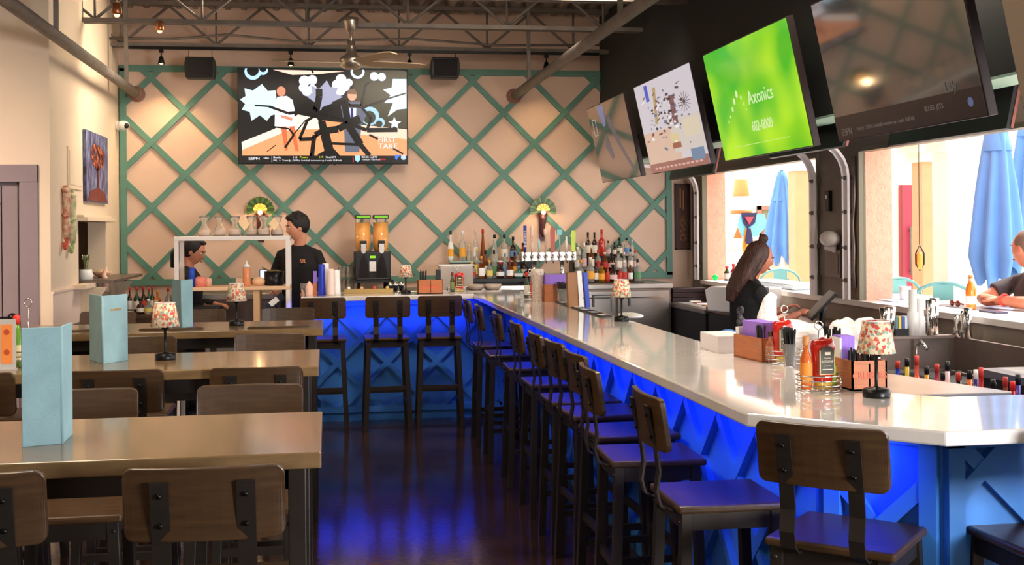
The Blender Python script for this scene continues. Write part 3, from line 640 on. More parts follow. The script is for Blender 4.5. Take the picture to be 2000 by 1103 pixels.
# ------------------------------------------------------------------ televisions
def tv(o, xdir, nrm, W, H, name_label, grp=None, edge=M_BLACK, arm=None, th=.04):
    # o = bottom-left corner of the glass; xdir to the right, nrm out of the glass
    t = thing('television', name_label, 'television', o, 0, grp); T0 = frame((0, 0, 0), xdir, nrm)
    m = MB(); m.box((W/2, H/2, -th/2-.001), (W+.014, H+.014, th), M=T0); m.build('casing', edge, t, bev=.003)
    m = MB(); m.box((W/2, H/2, -th-.03), (W*.55, H*.5, .06), M=T0); m.build('rear_box', M_BLACK, t)
    if arm is not None:
        m = MB(); c = T0 @ Vector((W/2, H/2, -th-.05)); e = Vector(arm)-Vector(o); m.bar(c, e, .06, .05); m.build('wall_arm', M_BLKM, t)
    return t, T0
def poly(m, mt, pts, M, z): m.use(mt); m.prism(pts, z, z+.0006, M=M)
# big cracked television
a, c = at_y(465, 134, 11.28), at_y(796, 319, 11.28); W, H = c.x-a.x, a.z-c.z+.005
t, T0 = tv((a.x, 11.28, c.z), (1, 0, 0), (0, -1, 0), W, H, 'large wall television with a cracked black-webbed sports picture', arm=(a.x+W/2, YB-.03, c.z+H/2))
K = lambda x, y: ((x-110)/1520*W, (1000-y)/850*H)      # picture coordinates of the close-up
m = MB(); m.use(glow(14, 10, 16, .6)); m.box((W/2, H/2, -.0006), (W, H, .001), M=T0)
def P(col, pts, z, s=1.0): poly(m, glow(*col, s), [(min(max(a_, .001), W-.001), min(max(b_, .001), H-.001)) for a_, b_ in (K(*p) for p in pts)], T0, z)
P((48, 44, 24), [(1140, 160), (1625, 160), (1625, 680), (1150, 650)], .0012)
P((236, 148, 98), [(140, 880), (480, 700), (760, 600), (1625, 700), (1625, 930), (140, 930)], .0018)
P((240, 214, 196), [(135, 810), (430, 690), (640, 560), (830, 600), (830, 690), (560, 700), (140, 880)], .0026)
P((240, 196, 170), [(1200, 650), (1625, 690), (1625, 780), (1200, 740)], .0026)
P((196, 232, 248), [(165, 330), (240, 350), (320, 290), (370, 350), (440, 345), (450, 440), (440, 560), (400, 570), (360, 620), (300, 570), (225, 620), (210, 540), (140, 520), (170, 470), (125, 430), (175, 400)], .0034)
P((196, 232, 248), [(1500, 232), (1625, 232), (1625, 500), (1540, 510), (1450, 575), (1500, 450), (1420, 450), (1480, 380), (1410, 330), (1490, 310)], .0034)
P((210, 222, 250), [(1510, 575), (1530, 615), (1575, 620), (1540, 645), (1550, 690), (1510, 660), (1480, 690), (1488, 640), (1455, 620), (1498, 612)], .0034)
P((245, 200, 180), [(420, 160), (1060, 168), (830, 195), (590, 205)], .0026)
def disc(cx, cy, r, col, z, s=1.0, n=14, asp=1):
    P(col, [(cx+r*cos(2*PI*k/n), cy+r*asp*sin(2*PI*k/n)) for k in range(n)], z, s)
for cx, cy, r in ((700, 260, 50), (770, 250, 45), (690, 320, 42), (770, 330, 40), (720, 350, 45)): disc(cx, cy, r, (226, 232, 255), .0034+.00001*cx/10)
for cx, cy, r in ((1030, 240, 48), (990, 290, 45), (1060, 300, 50), (1100, 270, 35), (1020, 340, 48)): disc(cx, cy, r, (226, 232, 255), .0034+.00001*cx/10)
for cx, cy, r in ((240, 180, 75), (330, 165, 45)): disc(cx, cy, r, (170, 205, 245), .0030+.00001*cx/100); disc(cx, cy-14, r*.72, (14, 10, 16), .0042+.00001*cx/100, .6)
for cx, cy, r in ((1180, 170, 65), (1330, 210, 40), (1400, 215, 38)): disc(cx, cy, r, (200, 218, 250), .0030+.00001*cx/100)
disc(1180, 165, 44, (48, 44, 24), .005)
for cx, cy, r in ((1290, 570, 85), (1380, 630, 45)): disc(cx, cy, r, (150, 190, 215), .0030+.00001*cx/100); disc(cx-8, cy+12, r*.7, (48, 52, 34), .0042+.00001*cx/100, .8)
P((150, 150, 175), [(820, 540), (790, 450), (720, 400), (770, 370), (760, 300), (830, 330), (900, 250), (930, 310), (1000, 320), (980, 370), (1045, 400), (940, 450), (1000, 480), (880, 480)], .0055)
# two presenters
P((250, 240, 245), [(455, 405), (540, 395), (590, 430), (610, 520), (600, 670), (430, 670), (435, 500)], .006); disc(490, 355, 40, (205, 130, 100), .0065, asp=1.15)
P((205, 100, 60), [(485, 670), (535, 670), (545, 880), (520, 890)], .006); P((205, 100, 60), [(560, 670), (605, 665), (645, 890), (615, 890)], .0064); P((205, 130, 100), [(480, 565), (590, 590), (585, 620), (490, 590)], .0068)
P((88, 92, 108), [(1020, 470), (1100, 440), (1200, 440), (1260, 560), (1210, 650), (1190, 900), (1060, 900), (1050, 620)], .006); P((215, 222, 240), [(1085, 480), (1165, 480), (1160, 640), (1100, 640)], .0065); P((30, 34, 110), [(1112, 500), (1138, 500), (1140, 630), (1115, 640)], .007); disc(1128, 385, 42, (220, 150, 120), .0065, asp=1.2); P((110, 80, 60), [(1085, 360), (1100, 330), (1150, 325), (1172, 360), (1165, 375), (1090, 372)], .007)
# crack web
bk = glow(8, 6, 10, .3)
def S(pts, w_, z=.0082):
    m.use(bk)
    for i in range(len(pts)-1):
        p, q = Vector(K(*pts[i])), Vector(K(*pts[i+1])); d = (q-p).normalized(); wa = (w_ if not isinstance(w_, tuple) else w_[0]+(w_[1]-w_[0])*i/(len(pts)-1))*W/1520/2; n_ = Vector((-d.y, d.x))*wa
        m.prism([tuple(p-n_), tuple(q-n_), tuple(q+n_), tuple(p+n_)], z, z+.0006, M=T0); 
S([(800, 520), (850, 620), (880, 740), (920, 900), (1000, 990)], (50, 120)); S([(700, 440), (800, 540), (830, 400), (830, 330)], 60, .0084); S([(800, 530), (550, 550), (380, 490), (255, 482)], (30, 10), .0086)
S([(860, 520), (1060, 440), (1100, 480), (1210, 480), (1250, 290), (1290, 260)], (50, 10), .0088); S([(1210, 500), (1400, 430), (1620, 360)], (22, 8), .009); S([(820, 530), (1040, 600), (1150, 660), (1260, 700), (1540, 695)], (16, 50), .0092)
S([(870, 710), (1000, 690), (1090, 640), (1060, 450)], 62, .0094); S([(1260, 700), (1300, 590), (1220, 500)], 26, .0096); S([(1090, 650), (1200, 830), (1280, 930)], (70, 20), .0098); S([(920, 820), (1190, 830)], 24, .01); S([(930, 880), (820, 940)], 44, .0102); S([(780, 770), (760, 940), (740, 940)], (40, 90), .0104)
S([(870, 700), (790, 745), (780, 780), (650, 785), (720, 620), (780, 580)], (50, 12), .0106); S([(600, 740), (700, 620), (790, 570)], (10, 20), .0108); S([(400, 670), (560, 690), (600, 745), (520, 860)], (14, 24), .011); S([(930, 880), (960, 940)], 50, .0112); S([(1280, 740), (1360, 780)], 20, .0114); S([(1490, 860), (1590, 915)], 16, .0116); S([(360, 895), (440, 835)], 8, .0118); S([(1200, 600), (1090, 640)], 80, .012); S([(780, 190), (760, 150)], 16, .0122)
P((6, 4, 8), [(135, 935), (1630, 935), (1630, 998), (138, 998)], .0125, .3)
wh, rd, yl = glow(235, 235, 240), glow(230, 40, 40), glow(220, 225, 40)
def tx(s, x, y, size, mt, sx=1, al='LEFT'):
    p = K(x, y); text(s, size*W/1520, mt, T0 @ Matrix.Translation((p[0], p[1], .0138)), join=m, sx=sx, align=al)
tx('ESPN', 195, 958, 36, wh, 1.25); tx('NBA', 330, 954, 20, wh, 1.2); tx('Bucks', 415, 948, 26, wh, 1.2); tx('118', 590, 948, 26, wh); tx('Pacers', 652, 946, 26, yl, 1.1); tx('119', 825, 945, 26, yl); tx('Final/OT', 885, 946, 24, wh, 1.1)
tx('MIL  >  Trent Jr.: 33 Pts; lost-ball turnover up 1 with 10.8 left', 415, 975, 22, wh, 1.12); tx('BLUES vs JETS', 1210, 944, 24, wh); tx('TONIGHT 9:30 PM ET', 1210, 968, 18, wh); tx('ESPN+', 1370, 966, 22, rd); tx('FIRST', 1360, 790, 66, wh, 1.05); tx('TAKE', 1362, 845, 66, wh, 1.1)
P((230, 40, 60), [(1130, 940), (1136, 940), (1136, 992), (1130, 992)], .0136); P((235, 235, 240), [(402, 938), (405, 938), (405, 990), (402, 990)], .0136); P((150, 200, 230), [(1150, 930), (1195, 930), (1195, 970), (1172, 990), (1150, 970)], .0136); disc(1592, 945, 24, (170, 190, 220), .0136); P((60, 110, 220), [(1515, 920), (1565, 925), (1540, 950), (1530, 970), (1515, 960)], .0136)
m.build('screen', None, t)
# row of televisions on the dark header
XB, ZB, TD, TZ = 2.5, 2.032, -.143, .662
scr = [(8.62+.28, 0), ]
def row_tv(pl, pr, label, y0=None, y1=None):
    yl_ = at_x(*pl, XB).y if y0 is None else y0; yr_ = at_x(*pr, XB).y if y1 is None else y1
    o = Vector((XB, yl_, ZB)); W = yl_-yr_; n = Vector((-TZ, 0, TD)); n = Vector((-TZ, 0, -abs(TD))).normalized()
    t, T0 = tv(o, (0, -1, 0), n, W, math.hypot(TD, TZ), label, 'televisions angled down from the dark header', edge=mat('dark_bronze_edge', (44, 34, 34), .3, .3), arm=(HX0-.035, (yl_+yr_)/2, ZB+.36))
    return t, T0, W, math.hypot(TD, TZ)
M_EDGE = mat('peach_lit_edge', (150, 90, 78), .35, .5)  # peach light on the patio television edges, painted as colour
def base_screen(m, col, W, H, T0, s=1.0, gl=True): m.use(glow(*col, s)); m.box((W/2, H/2, .0002), (W, H, .001), M=T0)
MATS['tvglass'] = None
t, T0, W, H = row_tv((1177, 355), (1252, 342), 'farthest and darkest television on the header, end of the row')
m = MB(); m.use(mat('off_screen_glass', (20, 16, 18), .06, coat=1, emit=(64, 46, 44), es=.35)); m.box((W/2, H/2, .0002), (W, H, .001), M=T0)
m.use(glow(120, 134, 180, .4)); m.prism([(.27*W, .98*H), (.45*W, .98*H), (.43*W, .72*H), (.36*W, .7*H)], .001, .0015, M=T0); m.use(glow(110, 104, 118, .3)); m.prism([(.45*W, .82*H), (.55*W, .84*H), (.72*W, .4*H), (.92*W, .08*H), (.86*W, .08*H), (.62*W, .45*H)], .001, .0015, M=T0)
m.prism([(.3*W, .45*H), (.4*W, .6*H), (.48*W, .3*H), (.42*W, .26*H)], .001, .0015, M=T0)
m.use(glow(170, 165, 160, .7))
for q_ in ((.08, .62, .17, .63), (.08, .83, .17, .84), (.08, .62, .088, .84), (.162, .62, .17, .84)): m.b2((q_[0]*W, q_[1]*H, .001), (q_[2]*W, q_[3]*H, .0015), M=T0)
m.build('screen', None, t)
t, T0, W, H = row_tv((1274, 337), (1388, 318), 'pale television on the header showing a busy sketch of a room')
m = MB(); base_screen(m, (205, 198, 206), W, H, T0, .6)
rr = random.Random(3)
def blob(u, v, w_, h_, col, z, s=.8, rot=0):
    c_, s_ = cos(rot), sin(rot); pts = [(u*W+(a*c_-b_*s_)*W, v*H+(a*s_+b_*c_)*H) for a, b_ in ((-w_/2, -h_/2), (w_/2, -h_/2), (w_/2, h_/2), (-w_/2, h_/2))]; m.use(glow(*col, s*.75)); m.prism(pts, z, z+.0004, M=T0)
blob(.3, .25, .6, .4, (214, 180, 160), .001); blob(.5, .05, 1, .1, (150, 96, 90), .0016); blob(.75, .35, .5, .35, (206, 196, 190), .0018)  # first, peach blob paints a reflection on the glass
blob(.33, .72, .05, .4, (190, 160, 110), .002, .7, -.2); blob(.22, .88, .06, .18, (60, 84, 190), .0022); blob(.62, .62, .08, .3, (120, 74, 84), .0022); blob(.55, .33, .14, .1, (214, 196, 150), .0024); blob(.56, .25, .14, .06, (150, 84, 64), .0024); blob(.86, .12, .2, .12, (100, 130, 160), .0024); blob(.85, .4, .25, .18, (214, 200, 176), .0024)
for k in range(90):
    u, v = rr.gauss(.5, .17), rr.gauss(.62, .18)
    if .05 < u < .93 and .15 < v < .93: blob(u, v, rr.uniform(.01, .06), rr.uniform(.008, .03), rr.choice([(40, 36, 44), (70, 60, 70), (110, 70, 74), (236, 236, 240), (96, 110, 140)]), .003+k*.00002, .8, rr.uniform(-.6, .6))
for k in range(14): a_ = k/14*6.28; blob(.82+.05*cos(a_), .66+.05*sin(a_), .1, .006, (60, 50, 60), .0055+k*.00002, .8, a_)
for k in range(12): blob(.12+.07*k, .045, .045, .02, (214, 170, 160), .0055, .8)
m.build('screen', None, t)
t, T0, W, H = row_tv((1417, 313), (1588, 288), 'bright green television on the header with white lettering')
gm = bpy.data.materials.new('green_screen'); gm.use_nodes = True; n = gm.node_tree; bs = n.nodes['Principled BSDF']; bs.inputs['Base Color'].default_value = (.01, .01, .01, 1); bs.inputs['Roughness'].default_value = .12
tc = n.nodes.new('ShaderNodeTexCoord'); no = n.nodes.new('ShaderNodeTexNoise'); no.inputs['Scale'].default_value = 2.2; no.inputs['Detail'].default_value = 1; n.links.new(tc.outputs['Object'], no.inputs['Vector']); cr = n.nodes.new('ShaderNodeValToRGB'); n.links.new(no.outputs['Fac'], cr.inputs[0])
cr.color_ramp.elements[0].position = .38; cr.color_ramp.elements[0].color = (*s2l((52, 170, 14)), 1); cr.color_ramp.elements[1].position = .6; cr.color_ramp.elements[1].color = (*s2l((166, 216, 16)), 1); n.links.new(cr.outputs[0], bs.inputs['Emission Color']); bs.inputs['Emission Strength'].default_value = .75
m = MB(); m.use(gm); m.box((W/2, H/2, .0002), (W, H, .001), M=T0)
wt = glow(215, 235, 180, .62)
for k, (u, v, r_) in enumerate(((.16, .34, .014), (.19, .38, .014), (.235, .44, .024), (.275, .505, .03), (.32, .56, .034), (.365, .52, .018), (.385, .46, .013), (.4, .41, .01))): m.use(wt); m.lathe([(r_*H*.8, 0), (r_*H*.8, .0008)], (u*W, v*H, .0012), 12, M=T0, smooth=False, sy=1.3)
text('Axonics', .115, wt, T0 @ Matrix.Translation((.44*W, .49*H, .0015)), join=m, align='LEFT', sx=1.05)
text('602-0000', .085, wt, T0 @ Matrix.Translation((.42*W, .245*H, .0015)), join=m, align='LEFT')
m.use(glow(190, 215, 120, .7)); m.b2((.15*W, .1*H, .0012), (.8*W, .106*H, .0016), M=T0)
m.build('screen', None, t)
t, T0, W, H = row_tv((1640, 278), (1929, 233), 'largest-looking dark television on the header, nearest fully seen')
m = MB(); m.use(mat('dim_screen_glass', (22, 22, 22), .05, coat=1, emit=(70, 66, 62), es=.3)); m.box((W/2, H/2, .0002), (W, H, .001), M=T0)
m.use(glow(30, 20, 20, .6)); m.b2((.0, 0, .0026), (W, .17*H, .003), M=T0)
lt = glow(130, 116, 108, .3)
text('ESPN', .05, lt, T0 @ Matrix.Translation((.04*W, .05*H, .0034)), join=m, align='LEFT'); text('Trent Jr.: 33 Pts; lost-ball turnover up 1 with 10.8 left', .026, lt, T0 @ Matrix.Translation((.16*W, .06*H, .0034)), join=m, align='LEFT')
text('BLUES  JETS', .03, lt, T0 @ Matrix.Translation((.66*W, .1*H, .0034)), join=m, align='LEFT'); text('Lilly', .06, lt, T0 @ Matrix.Translation((.8*W, .2*H, .0034)), join=m, align='LEFT')
m.use(glow(90, 100, 140, .5)); m.lathe([(.02, 0), (.02, .0005)], (.93*W, .09*H, .0032), 12, M=T0, smooth=False)
m.build('screen', None, t)
yl5 = at_x(1640, 278, XB).y-1.62; 
t, T0, W, H = row_tv((0, 0), (0, 0), 'television at the top right corner, mostly outside the picture', at_x(1929, 233, XB).y-.24, at_x(1929, 233, XB).y-1.6)
m = MB(); base_screen(m, (120, 96, 74), W, H, T0, .5); m.use(glow(70, 60, 46, .5)); m.prism([(0, .9*H), (.5*W, .8*H), (.5*W, .6*H), (0, .72*H)], .001, .0015, M=T0); m.build('screen', None, t)
# televisions facing the patio, seen from behind under the header
for k, (pa, pb, lb) in enumerate(((1320, 1397, 'black back of the patio television below the pale sketch television'), (1510, 1654, 'black back of the patio television below the green screen'), (1745, 1976, 'black back of the patio television below the largest dark screen'))):
    XO = 2.99; ya, yb_ = at_x(pa, 320, XO).y, at_x(pb, 300, XO).y
    zb = at_x(pb, 250+0 if k == 2 else (285 if k == 1 else 338), XO).z
    if k == 0: ya = yb_+1.15
    t, T0 = tv((XO, yb_, zb), (0, 1, 0), Vector((.662, 0, -.143)), ya-yb_, .62, lb, 'patio-facing televisions behind the header', edge=M_BLACK, arm=(HX1+.035, (ya+yb_)/2, zb+.33), th=.03)
    m = MB(); W_ = ya-yb_; m.box((W_/2, .31, .0004), (W_-.02, .6, .001), M=T0); m.build('screen', M_BLACK, t)
    m = MB(); m.box((-.009, .31, -.004), (.004, .62, .014), M=T0); m.build('side_edge', M_EDGE, t)
# tiffany wall lamps
def sconce(px, label, twisted):
    p = at_y(px, 411, YB); z0 = p.z
    t = thing('stained_glass_sconce', label, 'wall lamp', (p.x, YB, z0), 0, 'stained glass sconces on the lattice wall')
    m = MB(); n = 15; g1_, g2_ = mat('green_stained_glass', (70, 100, 44), .3, emit=(120, 160, 60), es=.04), mat('dark_green_glass', (44, 74, 40), .3)
    for k in range(n):
        a = R(-12)+(PI+R(24))*k/(n-1); m.use(g1_ if k % 2 == 0 else g2_)
        d = Vector((cos(a), sin(a))); nn = Vector((-sin(a), cos(a))); r0, r1 = .055, .135
        m.prism([tuple(d*r0-nn*.009), tuple(d*r1*.92-nn*.017), tuple(d*r1), tuple(d*r1*.92+nn*.017), tuple(d*r0+nn*.009)], -.006, .006, M=frame((0, -.07, 0), (1, 0, 0), (0, -1, .0)))
    m.build('fan_shade', None, t)
    m = MB(); m.use(mat('amber_stained_glass', (240, 170, 70), .3, emit=(255, 170, 60), es=.55)); m.prism([(.066*cos(PI*k/10), .066*sin(PI*k/10)) for k in range(11)], .006, .02, M=frame((0, -.07, 0), (1, 0, 0), (0, -1, 0)))
    m.use(M_BLKM)
    for k in range(1, 6): a = PI*k/6; m.bar((.02*cos(a), -.092, .02*sin(a)), (.066*cos(a), -.092, .066*sin(a)), .004, .004)
    m.build('centre_shell', None, t)
    m = MB(); m.ball((0, -.1, -.02), .022); m.build('bulb', mat('sconce_bulb', (255, 220, 170), .4, emit=(255, 205, 130), es=3.5), t)
    m = MB(); 
    m.tube([(0, -.06, -.03), (.0, -.05, -.09), (-.01, -.04, -.2), (.01, -.03, -.26)], [.045, .035, .022, .014], 10); m.ball((0, -.04, -.12), (.035, .03, .03)); m.b2((-.03, -.02, -.3), (.03, 0, -.02))
    m.build('bronze_arm', mat('purple_bronze', (92, 58, 62), .4, .5), t)
    l = bpy.data.lights.new('sconce_glow', 'POINT'); l.energy = 1.2; l.color = (1, .66, .34); l.shadow_soft_size = .04; lo = bpy.data.objects.new('sconce_glow', l); COL.objects.link(lo); lo.location = (p.x, YB-.17, z0-.04)
    return t
sconce(509, 'stained glass wall lamp above the glass jars', False); sconce(1058, 'stained glass wall lamp above the beer taps', True)
# ------------------------------------------------------------------ back bar
t = thing('back_bar_cabinet', 'stainless back bar cooler under the liquor bottles', 'cooler', (2.2, 11.1, 0))
m = MB(); m.b2((-1.1, -.32, .05), (1.0, .36, 1.04)); m.build('body', M_STAIND, t)
m = MB(); m.b2((-1.12, -.34, 1.04), (1.02, .36, 1.085)); m.build('top', M_STAIN, t, bev=.004)
for k in range(4):
    x0 = -1.08+k*.52; m = MB(); m.b2((x0, -.345, .12), (x0+.5, -.322, 1.02)); d = m.build('door', M_STAIN, t, bev=.004)
    m = MB(); m.bar((x0+.06, -.37, .96), (x0+.44, -.37, .96), .012, .012); m.b2((x0+.08, -.37, .955), (x0+.09, -.345, .965)); m.b2((x0+.41, -.37, .955), (x0+.42, -.345, .965)); m.build('door_handle', M_CHROME, d)
t = thing('back_counter', 'low steel back counter under the slush machine', 'counter', (-.2, 11.1, 0)); m = MB(); m.b2((-1.2, -.3, .05), (1.28, .36, 1.0)); m.build('cabinet', M_STAIND, t); m = MB(); m.b2((-1.22, -.34, 1.0), (1.28, .36, 1.05)); m.build('top', M_STAIN, t, bev=.004)
# stepped bottle shelves
def xs(px, y=11.1): return at_y(px, 520, y).x
t = thing('bottle_shelf', 'two-tier dark bottle shelf with glass edge left of the beer taps', 'shelf', (xs(965), 11.2, 1.085)); w_ = (xs(1040)-xs(872))/2
m = MB(); m.b2((-w_+.17, -.22, .03), (w_, -.02, .05)); m.b2((-w_+.17, -.225, .05), (w_, -.02, .056)); m.build('lower_tier', M_BLACK, t); m = MB(); m.b2((-w_, -.02, .21), (w_, .16, .222)); m.build('upper_tier', mat('greenish_glass_shelf', (150, 180, 165), .1), t); m = MB(); m.b2((-w_, -.015, 0), (w_, .0, .21)); m.build('riser', M_BLACK, t)
for sx in (-w_+.02, w_-.02): m = MB(); m.b2((sx-.01, .0, 0), (sx+.01, .15, .21)); m.build('upright', M_BLACK, t)
t = thing('bottle_riser', 'three-step dark bottle riser right of the beer taps', 'shelf', (xs(1187), 11.2, 1.085)); w_ = (xs(1250)-xs(1124))/2
m = MB(); m.b2((-w_, -.25, 0), (w_, -.1, .01)); m.b2((-w_, -.1, 0), (w_, .03, .12)); m.b2((-w_, .03, 0), (w_, .2, .25)); m.build('steps', M_BLACK, t)
NB = {}
def bottle(loc, h, r, glass, label, cap, shape, text_label, group, opaque=False):
    cn = tuple(glass)
    t = thing('bottle', text_label, 'bottle', loc, random.uniform(-.3, .3), group)
    pf = {'round': [(.9, 0), (1, .02), (1, .55), (.85, .64), (.35, .72), (.3, .95), (.33, .96), (.33, 1)],
          'wine': [(.95, 0), (1, .02), (1, .58), (.6, .68), (.36, .74), (.34, 1)],
          'cone': [(.95, 0), (1, .03), (.75, .3), (.42, .65), (.3, .9), (.36, .97), (.36, 1)],
          'squat': [(.8, 0), (1, .12), (1, .45), (.75, .62), (.3, .68), (.28, 1)],
          'square': [(.98, 0), (1, .02), (1, .6), (.85, .66), (.35, .7), (.33, 1)]}[shape]
    seg = 4 if shape == 'square' else 14
    m = MB()
    M_ = Matrix.Rotation(PI/4, 4, 'Z') if seg == 4 else None; k_ = 1.25 if seg == 4 else 1
    m.lathe([(a*r*k_, z*h) for a, z in pf], seg=seg, M=M_, smooth=seg > 4)
    if opaque: gm = mat('glossy_%02x%02x%02x' % cn, cn, .12, coat=.5)
    else: gm = mat('tinted_glass_%02x%02x%02x' % cn, cn, .05, trans=.75, ior=1.3)
    b_ = m.build('glass', gm, t)
    lo, hi = {'round': (.14, .46), 'wine': (.14, .48), 'cone': (.08, .3), 'squat': (.16, .42), 'square': (.12, .5)}[shape]
    if label:
        m = MB(); rr_ = r*k_*1.02
        if shape == 'cone': m.lathe([(r*.93, lo*h), (r*.77, hi*h)], seg=14, cap=False)
        else: m.lathe([(rr_, lo*h), (rr_, hi*h)], seg=seg, M=M_, cap=False, smooth=seg > 4)
        m.build('label', plain(*label, .6), b_)
    m = MB(); m.lathe([(r*.38, .9*h), (r*.4, 1.0*h), (r*.38, 1.05*h)], seg=10); m.build('cap', plain(*cap, .4), t)
    return t
CL, AM, DK, GR, RD, WT, TL = (235, 232, 222), (176, 98, 40), (52, 28, 24), (40, 66, 44), (190, 50, 36), (238, 234, 228), (120, 190, 176)
names = {CL: 'clear', AM: 'amber', DK: 'dark brown', GR: 'dark green', RD: 'red', WT: 'white', TL: 'teal'}
lab = {(236, 228, 210): 'cream', (240, 170, 60): 'orange', (196, 60, 50): 'red', (240, 238, 236): 'white', (110, 150, 200): 'blue', (232, 206, 110): 'yellow', (30, 26, 30): 'black', (230, 190, 190): 'pink', (90, 140, 90): 'green', None: 'no'}
CRM, ORG, LRD, LWH, LBL, YEL, BKL, PNK, LGR = list(lab)[:9]
def rowb(lst, y, z, where, grp, ez=1.05):
    for k, (px, top, hw, gl, lb, cp, sh) in enumerate(lst):
        p = at_y(px, top, y); h = (p.z-z)/ez; r = hw/207.
        capn = {CRM: 'cream', ORG: 'orange', LRD: 'red', LWH: 'white', LBL: 'blue', YEL: 'gold', BKL: 'black', PNK: 'pink', LGR: 'green'}[cp]
        labn = 'unlabelled' if lb is None else '%s label' % lab[lb]
        bottle((p.x, y, z), h, r, gl, lb, cp, sh, '%s bottle, %s, %s cap, %s %s' % (names.get(gl, 'coloured'), labn, capn, ORD[k], where), grp, opaque=gl in (DK, RD, WT, GR))
ysh = 11.29
rowb([(880, 450, 6, WT, ORG, BKL, 'squat'), (903, 450, 6.5, CL, ORG, LWH, 'round'), (916, 478, 4.5, CL, None, YEL, 'wine'), (928, 448, 4.5, CL, LWH, PNK, 'round'), (943, 447, 7, AM, None, LRD, 'cone'), (966, 458, 8.5, CL, None, BKL, 'cone'), (985, 458, 7, CL, CRM, BKL, 'round'), (1002, 462, 7, DK, LBL, BKL, 'squat'), (1021, 474, 6, AM, CRM, BKL, 'square')], ysh, 1.308, 'from left on upper shelf left of taps', 'bottles on the upper shelf left of the taps')
rowb([(922, 512, 7.5, CL, LRD, ORG, 'round'), (940, 500, 6, AM, LWH, ORG, 'square'), (956, 508, 6.5, CL, YEL, ORG, 'round'), (977, 511, 8, DK, LWH, LRD, 'squat'), (996, 506, 7, AM, LWH, LRD, 'round'), (1013, 519, 9, TL, LWH, LBL, 'squat'), (1031, 520, 8, DK, CRM, BKL, 'squat')], 11.08, 1.142, 'from left on lower shelf left of taps', 'bottles on the lower shelf left of the taps')
yr, zr = 11.32, 1.336
rowb([(1130, 476, 5, CL, CRM, CRM, 'round'), (1148, 453, 5.5, DK, CRM, BKL, 'wine'), (1161, 453, 5.5, DK, CRM, BKL, 'wine'), (1175, 448, 7, RD, None, LRD, 'round'), (1188, 470, 5.5, CL, PNK, BKL, 'round'), (1200, 472, 4, DK, CRM, BKL, 'wine'), (1210, 464, 6, GR, CRM, BKL, 'wine'), (1224, 464, 6, CL, LBL, BKL, 'round'), (1234, 468, 4.5, CL, None, PNK, 'wine')], yr, zr, 'from left on top step right of taps', 'bottles on the top step right of the taps')
rowb([(1128, 482, 6, CL, LWH, CRM, 'round'), (1141, 474, 5, CL, PNK, LWH, 'round'), (1155, 478, 6, AM, CRM, CRM, 'round'), (1168, 488, 6, CL, LRD, LRD, 'round'), (1181, 492, 6.5, AM, LRD, CRM, 'round'), (1194, 494, 7, DK, PNK, BKL, 'squat'), (1208, 490, 6, CL, CRM, BKL, 'square'), (1219, 492, 5, CL, PNK, CRM, 'wine'), (1231, 486, 6, CL, CRM, BKL, 'round'), (1241, 488, 6.5, CL, PNK, LRD, 'round')], 11.17, 1.206, 'from left on middle step right of taps', 'bottles on the middle step right of the taps')
rowb([(1134, 507, 8, CL, CRM, ORG, 'squat'), (1153, 502, 8, CL, ORG, CRM, 'round'), (1164, 512, 5, DK, CRM, BKL, 'wine'), (1175, 513, 7, (232, 176, 30), ORG, BKL, 'round'), (1187, 520, 5, RD, LRD, LRD, 'round'), (1197, 516, 9, DK, PNK, BKL, 'squat'), (1211, 520, 5, RD, LRD, LWH, 'round'), (1219, 508, 6, CL, LRD, LWH, 'round'), (1231, 512, 5, AM, LWH, CRM, 'wine'), (1245, 506, 7, CL, LGR, BKL, 'round')], 11.02, 1.096, 'from left on bottom step right of taps', 'bottles on the bottom step right of the taps')
rowb([(931, 484, 5, CL, YEL, YEL, 'wine'), (948, 488, 5.5, AM, CRM, BKL, 'round'), (965, 488, 6, CL, LGR, BKL, 'round'), (986, 494, 5, CL, LBL, LBL, 'wine'), (1005, 492, 5.5, AM, ORG, BKL, 'round'), (1024, 500, 7, DK, CRM, BKL, 'squat')], 11.155, 1.142, 'from left in middle row left of taps', 'bottles in the middle row left of the taps')
# beer tap tower
a = at_y(1018, 492, 10.75); c = at_y(1126, 509, 10.75); cx = (a.x+c.x)/2; w2 = (c.x-a.x)/2
t = thing('beer_tap_tower', 'brushed steel beer tower with eight taps on the back bar', 'beer tower', (cx, 10.79, 1.085)); z0, z1 = c.z-1.085, a.z-1.085
m = MB(); m.b2((-w2, -.04, z0), (w2, .04, z1)); m.build('manifold', M_STAIN, t, bev=.006)
for sx in (-.5, .5): m = MB(); m.cyl((sx*w2, 0, 0), (sx*w2, 0, z0), .022, seg=16); m.lathe([(.04, 0), (.04, .012), (.022, .014)], (sx*w2, 0, 0), 16); m.build('column', M_CHROME, t)
hd = [((36, 60, 150), 440, 'round', 'BUD LIGHT'), ((236, 206, 180), 441, 'round', 'MILLER'), ((170, 214, 214), 466, 'slim', None), ((238, 200, 176), 446, 'paddle', None), ((178, 74, 50), 443, 'flat', None), ((126, 206, 206), 441, 'sign', None), ((240, 232, 224), 462, 'slim', None), ((196, 222, 70), 450, 'flat', None)]
